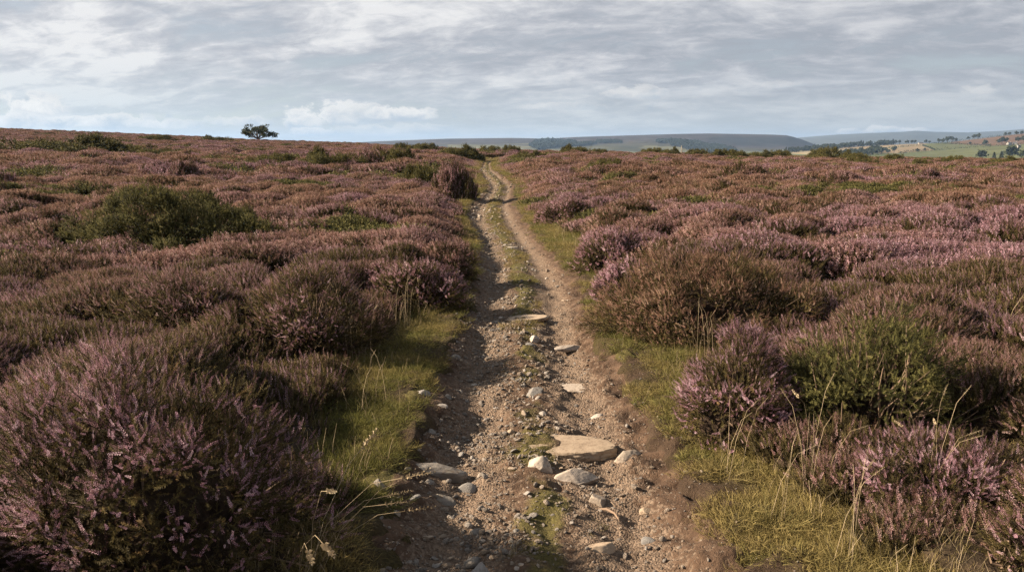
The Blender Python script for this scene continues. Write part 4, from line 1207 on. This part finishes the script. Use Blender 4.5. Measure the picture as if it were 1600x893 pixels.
# strip of wood along the foot of the slope, and the thick belt above the stubble
for (u0, v0, u1, v1, n, h) in ((1232, 237, 1312, 230.5, 150, 3), (1312, 230, 1392, 224.6, 130, 3), (1320, 243, 1378, 236, 90, 7)):
    for k in range(n):
        t = rng.random(); wp.append(list(farm_at(u0 + (u1 - u0) * t, v0 + (v1 - v0) * t + (rng.random()) * h * .7)))
        wp[-1][0] += rng.normal(0, 6); wp[-1][1] += rng.normal(0, 6)
wp = np.array(wp); nw = len(wp)
sw = rng.uniform(8, 14, nw)
wood = mass_object('woodland', wp, np.stack([np.zeros(nw), np.zeros(nw), rng.random(nw) * 6.28], 1), np.stack([sw, sw, sw * rng.uniform(.8, 1.1, nw)], 1), rng.integers(0, 4, nw), rng.random(nw), wood_coll)
tag(wood, 'dark woods on the flank of the far moor and along the valley', 'woodland', None, 'stuff')

FARTREES = [(1398, 224.5, 12), (1405, 224, 11), (1416, 223.6, 13), (1424, 223.8, 12), (1430, 224.4, 9), (1446, 224.4, 10), (1453, 224.6, 9), (1466, 224.6, 12), (1473, 224.4, 14), (1480, 223.5, 15), (1487, 222.5, 16), (1493, 221, 9),
            (1512, 218.8, 10), (1522, 217.6, 15), (1528, 217, 16), (1570, 213.5, 10), (1577, 212.8, 11), (1588, 211.8, 12), (1596, 211.2, 12), (1540, 226.5, 11), (1560, 225.5, 12), (1566, 225, 14), (1572, 224.5, 13), (1590, 223, 12), (1598, 222.5, 13),
            (1397, 239.6, 15), (1433, 239, 9), (1445, 237, 7), (1388, 240.5, 9), (1516, 226.6, 7), (1538, 228.5, 12)]
for i, (u, v, h) in enumerate(FARTREES):
    p = farm_at(u, v)
    root = empty('broadleaf_tree', p, 'small dark round headed tree among the far fields', 'tree', 'trees among the far fields')
    root.scale = (h, h, h * (.85 + .3 * rng.random())); root.rotation_euler = (0, 0, rng.random() * 6.28)
    link('crown', FT[i % 3][0], root); link('trunk', FT[i % 3][1], root)
NEART = [(1534, 252, 15, 'broad dark tree at the left of the dark clump below the big green field'), (1552, 252, 10, 'pointed dark conifer between the broad trees below the green field'),
         (1564, 252, 11, 'slender dark conifer next to the tallest tree below the green field'), (1580, 252, 20, 'tallest dark tree of the clump below the big green field'), (1599, 252, 14, 'dark tree of the clump at the right picture edge'), (1615, 252, 15, None)]
for i, (u, v, h, lb) in enumerate(NEART):
    if lb is None: continue
    p = farm_at(u, v)
    con = 'conifer' in lb
    root = empty('conifer_tree' if con else 'broadleaf_tree', p, lb, 'tree', 'trees below the green field')
    root.scale = (h * 1.15, h * 1.15, h)
    k = 3 if con else i % 3
    link('crown', FT[k][0], root); link('trunk', FT[k][1], root)

M_hedge = M_fartree
def hedge(pl, h, label):
    a = Acc(); P = [farm_at(u, v) for u, v in pl]
    quad = (np.array([[-.5, 0, 0], [0, .4, .08], [.5, 0, 0], [0, -.4, -.08]]), np.array([[0, 1, 2, 3]]), np.zeros((0, 3), int), np.array([0, .1, 0, .1]))
    c0 = P[0]
    for p, q in zip(P[:-1], P[1:]):
        L = np.linalg.norm(q - p); n = int(L * 2.2)
        t = rng.random(n)[:, None]; x = p * (1 - t) + q * t
        hh = h * (.6 + .8 * fbm(x[:, 0] / 14, x[:, 1] / 14, 190, 2))
        x = x + rng.normal(0, .6, (n, 3)); x[:, 2] += rng.random(n) * hh
        a.add(quad, x - c0, rng.normal(size=(n, 3)), 1.5 * rng.uniform(.6, 1.3, n), np.clip(.5 + rng.normal(0, .2, n), 0, 1))
    o = link('hedge', a.mesh('hedge', [M_hedge])); o.location = c0
    tag(o, label, 'hedge', 'field hedges')
hedge([(1376, 232.6), (1400, 230.4), (1440, 227)], 3, 'dark hedge between the two stubble fields')
hedge([(1404, 240), (1430, 237.4), (1461, 234.8), (1500, 232.2), (1548, 229.2)], 4, 'long dark hedge along the top of the big green field')
hedge([(1441, 227.2), (1452, 231), (1461, 234.6)], 2.5, 'thin hedge dividing stubble from the small green field')
hedge([(1548, 229.2), (1575, 227.5), (1610, 225.5)], 4, 'hedge below the farmhouses at the right edge')
hedge([(1478, 224), (1500, 219.4), (1530, 216.4), (1560, 213.6), (1605, 210.4)], 4, 'hedge on the skyline above the brown field')
hedge([(1455, 224.8), (1482, 225), (1530, 226.8), (1548, 228.2)], 3, 'hedge at the lower edge of the brown field')

M_wall = m_plain('pale render', (.34, .325, .30), .8, .05, .3); M_roof = m_plain('slate roof', (.10, .095, .10), .7, .2, .5); M_pane = m_plain('window glass', (.03, .035, .04), .2, .1, 1)
def house(u, v, L, W, H, rz, label):
    p = farm_at(u, v); root = empty('farmhouse', p, label, 'farmhouse', 'farmhouses among the far fields'); root.rotation_euler = (0, 0, rz)
    l, w = L / 2, W / 2; R = H + W * .42
    V = [[-l, -w, -1], [l, -w, -1], [l, w, -1], [-l, w, -1], [-l, -w, H], [l, -w, H], [l, w, H], [-l, w, H], [-l, 0, R], [l, 0, R]]
    link('walls', make_mesh('walls', V, [[0, 1, 5, 4], [2, 3, 7, 6], [3, 0, 4, 7], [1, 2, 6, 5]], [[4, 8, 7], [5, 6, 9]], [M_wall]), root)
    o = .35
    V = []
    for s in (-1, 1):
        for z in (0, .25):
            V += [[-l - o, s * (w + o), H - .3 + z], [l + o, s * (w + o), H - .3 + z], [l + o, 0, R + .05 + z], [-l - o, 0, R + .05 + z]]
    Qr = []
    for b in (0, 8):
        Qr += [[b, b + 1, b + 2, b + 3], [b + 4, b + 5, b + 6, b + 7], [b, b + 1, b + 5, b + 4], [b + 1, b + 2, b + 6, b + 5], [b + 2, b + 3, b + 7, b + 6], [b + 3, b, b + 4, b + 7]]
    rf = link('roof', make_mesh('roof', V, Qr, None, [M_roof]), root)
    def box(x0, x1, y0, y1, z0, z1):
        v = [[x, y, z] for z in (z0, z1) for x, y in ((x0, y0), (x1, y0), (x1, y1), (x0, y1))]
        return v, [[0, 1, 2, 3], [4, 5, 6, 7], [0, 1, 5, 4], [1, 2, 6, 5], [2, 3, 7, 6], [3, 0, 4, 7]]
    v, q = box(l * .6, l * .6 + .9, -.4, .4, R - .4, R + 1.1); link('chimney', make_mesh('chimney', v, q, None, [M_wall]), rf)
    for k in (-.55, 0, .55):
        for zz in ((H * .25, H * .45), (H * .65, H * .85)):
            v, q = box(k * l - .5, k * l + .5, -w - .03, -w + .02, *zz); link('window', make_mesh('window', v, q, None, [M_pane]), root)
house(1576, 227.2, 8, 5, 3.4, .3, 'white farmhouse amid trees left of the far right edge')
house(1586, 226.2, 7, 4.5, 3.2, -.5, 'smaller white cottage right beside the white farmhouse')
house(1592, 231, 6, 4, 3, .2, 'lone white cottage standing lower on the green field')
house(1438, 225.6, 11, 5, 3, .1, 'long low farm building at the top of the stubble field')

# ------------------------------------------------------------------ AIR
bm = bmesh.new(); bmesh.ops.create_cube(bm, size=1)
me = bpy.data.meshes.new('haze'); bm.to_mesh(me); bm.free()
hz = link('haze', me); hz.scale = (24000, 24000, 203); hz.location = (0, 0, 55 - .0)
hz.location.z = 36.5
m, t, out = new_mat('air')
pv = t.new('ShaderNodeVolumePrincipled'); pv.inputs['Color'].default_value = (.42, .64, 1.0, 1); pv.inputs['Density'].default_value = 8.5e-5; pv.inputs['Anisotropy'].default_value = .2
t.l.new(pv.outputs[0], out.inputs['Volume']); me.materials.append(m)
tag(hz, 'thin bluish haze lying over the far country', 'haze', None, 'stuff')

# ------------------------------------------------------------------ LIGHT AND SKY
SUN_AZ, SUN_EL = R_(-88), R_(27)
sv = Vector((math.sin(SUN_AZ) * math.cos(SUN_EL), math.cos(SUN_AZ) * math.cos(SUN_EL), math.sin(SUN_EL)))
sl = bpy.data.lights.new('sun', 'SUN'); sl.energy = 5.0; sl.angle = R_(.5); sl.color = (1, .83, .63)
so = bpy.data.objects.new('sun', sl); COL.objects.link(so); so.rotation_euler = sv.to_track_quat('Z', 'Y').to_euler(); so.location = (-30, 10, 40)

w = bpy.data.worlds.new('World'); scene.world = w; w.use_nodes = True
t = NT(w.node_tree); t.n.clear()
out = t.new('ShaderNodeOutputWorld')
sky = t.new('ShaderNodeTexSky', sky_type='NISHITA'); sky.sun_disc = False; sky.sun_elevation = SUN_EL; sky.sun_rotation = SUN_AZ % (2 * math.pi)
sky.air_density = 1.0; sky.dust_density = .3; sky.ozone_density = 1.0
bg = t.new('ShaderNodeBackground'); bg.inputs['Strength'].default_value = .05; t.l.new(sky.outputs[0], bg.inputs[0])
D = t.new('ShaderNodeTexCoord').outputs['Generated']
sx = t.new('ShaderNodeSeparateXYZ'); t.l.new(D, sx.inputs[0])
dx, dy, dz = sx.outputs
zc = t.math('MAXIMUM', dz, 0.0)
den = t.math('ADD', zc, .24)
cb = t.new('ShaderNodeCombineXYZ'); t.set(cb.inputs[0], t.math('DIVIDE', dx, den)); t.set(cb.inputs[1], t.math('DIVIDE', dy, den)); cb.inputs[2].default_value = 2.7
plane = cb.outputs[0]
rot = t.new('ShaderNodeVectorRotate'); rot.rotation_type = 'Z_AXIS'; rot.inputs['Angle'].default_value = R_(14); t.l.new(plane, rot.inputs['Vector'])
st_ = t.vmath('MULTIPLY', rot.outputs[0], (.7, 1.0, 1.0))
n1 = t.noise(st_, 1.3, 6, .55, .5)         # big sheets
n2 = t.noise(st_, 3.9, 7, .6, .7)          # billows
n3 = t.noise(t.vmath('MULTIPLY', rot.outputs[0], (.8, 1.2, 1)), 10, 6, .64, .4)
body = t.math('ADD', t.math('ADD', t.math('MULTIPLY', n1, .42), t.math('MULTIPLY', n2, .40)), t.math('MULTIPLY', n3, .28))   # about .55
sunward = t.vmath('DOT_PRODUCT', D, (math.sin(R_(-30)), math.cos(R_(-30)), .15))
left = t.maprange(t.math('MULTIPLY_ADD', dx, 1.0, 0.0), -.6, .55, 1, 0)
high = t.maprange(dz, .25, .75)
lit = t.math('ADD', t.maprange(body, .42, .68), t.math('MULTIPLY', t.math('SUBTRACT', left, .5), .55))
ccol = t.ramp(lit, [(.0, (.365, .385, .43)), (.35, (.465, .48, .52)), (.65, (.60, .605, .63)), (1, (.82, .81, .805))])
ccol = t.mix(t.maprange(dz, .11, .0, 0, .65), ccol, t.mix(left, (.45, .49, .54), (.52, .595, .65)))
ccol = t.mix(t.math('MULTIPLY', high, .62), ccol, (.16, .175, .20))  # unseen overhead cloud darkened to lower the ambient light
cov = t.math('MULTIPLY', t.maprange(t.math('ADD', t.math('MULTIPLY', n1, .6), t.math('MULTIPLY', n2, .45)), .36, .50, .80, 1), t.maprange(dz, -.01, .10, .9, .98))
cl = t.new('ShaderNodeBackground'); t.l.new(ccol, cl.inputs[0]); cl.inputs['Strength'].default_value = .36
mx = t.new('ShaderNodeMixShader'); t.set(mx.inputs[0], cov); t.l.new(bg.outputs[0], mx.inputs[1]); t.l.new(cl.outputs[0], mx.inputs[2])
# heaped clouds low on the horizon
ang_u = t.math('DIVIDE', dx, t.math('MAXIMUM', dy, .05)); ang_v = t.math('DIVIDE', dz, t.math('MAXIMUM', t.math('SQRT', t.math('ADD', t.math('MULTIPLY', dx, dx), t.math('MULTIPLY', dy, dy))), .05))
cb2 = t.new('ShaderNodeCombineXYZ'); t.set(cb2.inputs[0], ang_u); t.set(cb2.inputs[1], t.math('MULTIPLY', ang_v, 1.6)); cb2.inputs[2].default_value = .4
m1 = t.noise(cb2.outputs[0], 32, 7, .62, .3); m2 = t.noise(cb2.outputs[0], 9, 3, .5)
# cauliflower edge
cur = mx.outputs[0]
HEAPS = [(65, 183, 62, 30, 1.0), (150, 193, 115, 14, .9), (30, 193, 60, 14, .8), (270, 197, 60, 9, .7), (385, 192, 60, 13, .75), (475, 192, 44, 22, .95), (555, 184, 66, 22, .8), (640, 182, 58, 14, .95), (490, 208, 36, 9, .9), (620, 207, 110, 14, .5),
         (1000, 147, 62, 12, .5), (880, 168, 90, 9, .4), (1225, 133, 40, 8, .3), (1535, 143, 30, 10, .35), (1325, 206, 22, 7, .75), (1380, 204, 36, 8, .8), (1432, 204, 28, 6, .7)]
for (u, v, hw, hh, op) in HEAPS:
    cu = (u - 800) / F / (CP + (446.5 - v) / F * SP); cvv = math.tan(math.atan2(224.9 - v, F) * 1.0) / 1.0
    e = ray(u, v); cvv = e[2] / math.hypot(e[0], e[1]); cu = e[0] / e[1]
    a = t.math('DIVIDE', t.math('SUBTRACT', ang_u, cu), hw / F); b = t.math('DIVIDE', t.math('SUBTRACT', ang_v, cvv), hh / F)
    bpos = t.math('MULTIPLY', b, t.maprange(b, -.2, .2, 1.9, 1.0))     # flat foot
    q = t.math('SQRT', t.math('ADD', t.math('MULTIPLY', a, a), t.math('MULTIPLY', bpos, bpos)))
    q = t.math('ADD', q, t.math('MULTIPLY', t.math('SUBTRACT', m1, .5), 2.6)); q = t.math('ADD', q, t.math('MULTIPLY', t.math('SUBTRACT', m2, .5), 1.7))
    f = t.math('MULTIPLY', t.maprange(q, 1.06, .74), op)
    sh = t.math('ADD', t.math('MULTIPLY', b, .42), t.math('ADD', t.math('MULTIPLY', a, -.22), t.math('MULTIPLY', t.math('SUBTRACT', m1, .5), 2.2)))
    cc = t.ramp(t.maprange(sh, -.75, .42, smooth=False), [(0, (.36, .44, .525)), (.45, (.52, .57, .62)), (.8, (.80, .785, .76)), (1, (.90, .875, .835))])
    hb = t.new('ShaderNodeBackground'); t.l.new(cc, hb.inputs[0]); hb.inputs[1].default_value = .36
    mm = t.new('ShaderNodeMixShader'); t.set(mm.inputs[0], t.math('MULTIPLY', f, t.maprange(dy, 0, .1))); t.l.new(cur, mm.inputs[1]); t.l.new(hb.outputs[0], mm.inputs[2])
    cur = mm.outputs[0]
t.l.new(cur, out.inputs[0])

# ------------------------------------------------------------------ CAMERA AND RENDER
cam = bpy.data.cameras.new('camera'); cam.sensor_width = 36; cam.lens = 36 * F / 1600; cam.clip_start = .05; cam.clip_end = 40000
co = bpy.data.objects.new('camera', cam); COL.objects.link(co); co.location = (0, 0, EYE); co.rotation_euler = (R_(90) - PITCH, 0, 0)
scene.camera = co
scene.view_settings.view_transform = 'Standard'; scene.view_settings.look = 'None'; scene.view_settings.exposure = 1.55; scene.view_settings.gamma = 1
scene.cycles.use_denoising = True
scene.cycles.denoiser = 'OPENIMAGEDENOISE'; scene.cycles.denoising_input_passes = 'RGB_ALBEDO_NORMAL'; scene.cycles.denoising_prefilter = 'NONE'
scene.cycles.max_bounces = 5; scene.cycles.diffuse_bounces = 3; scene.cycles.glossy_bounces = 2; scene.cycles.transmission_bounces = 3; scene.cycles.volume_bounces = 0
scene.cycles.caustics_reflective = False; scene.cycles.caustics_refractive = False
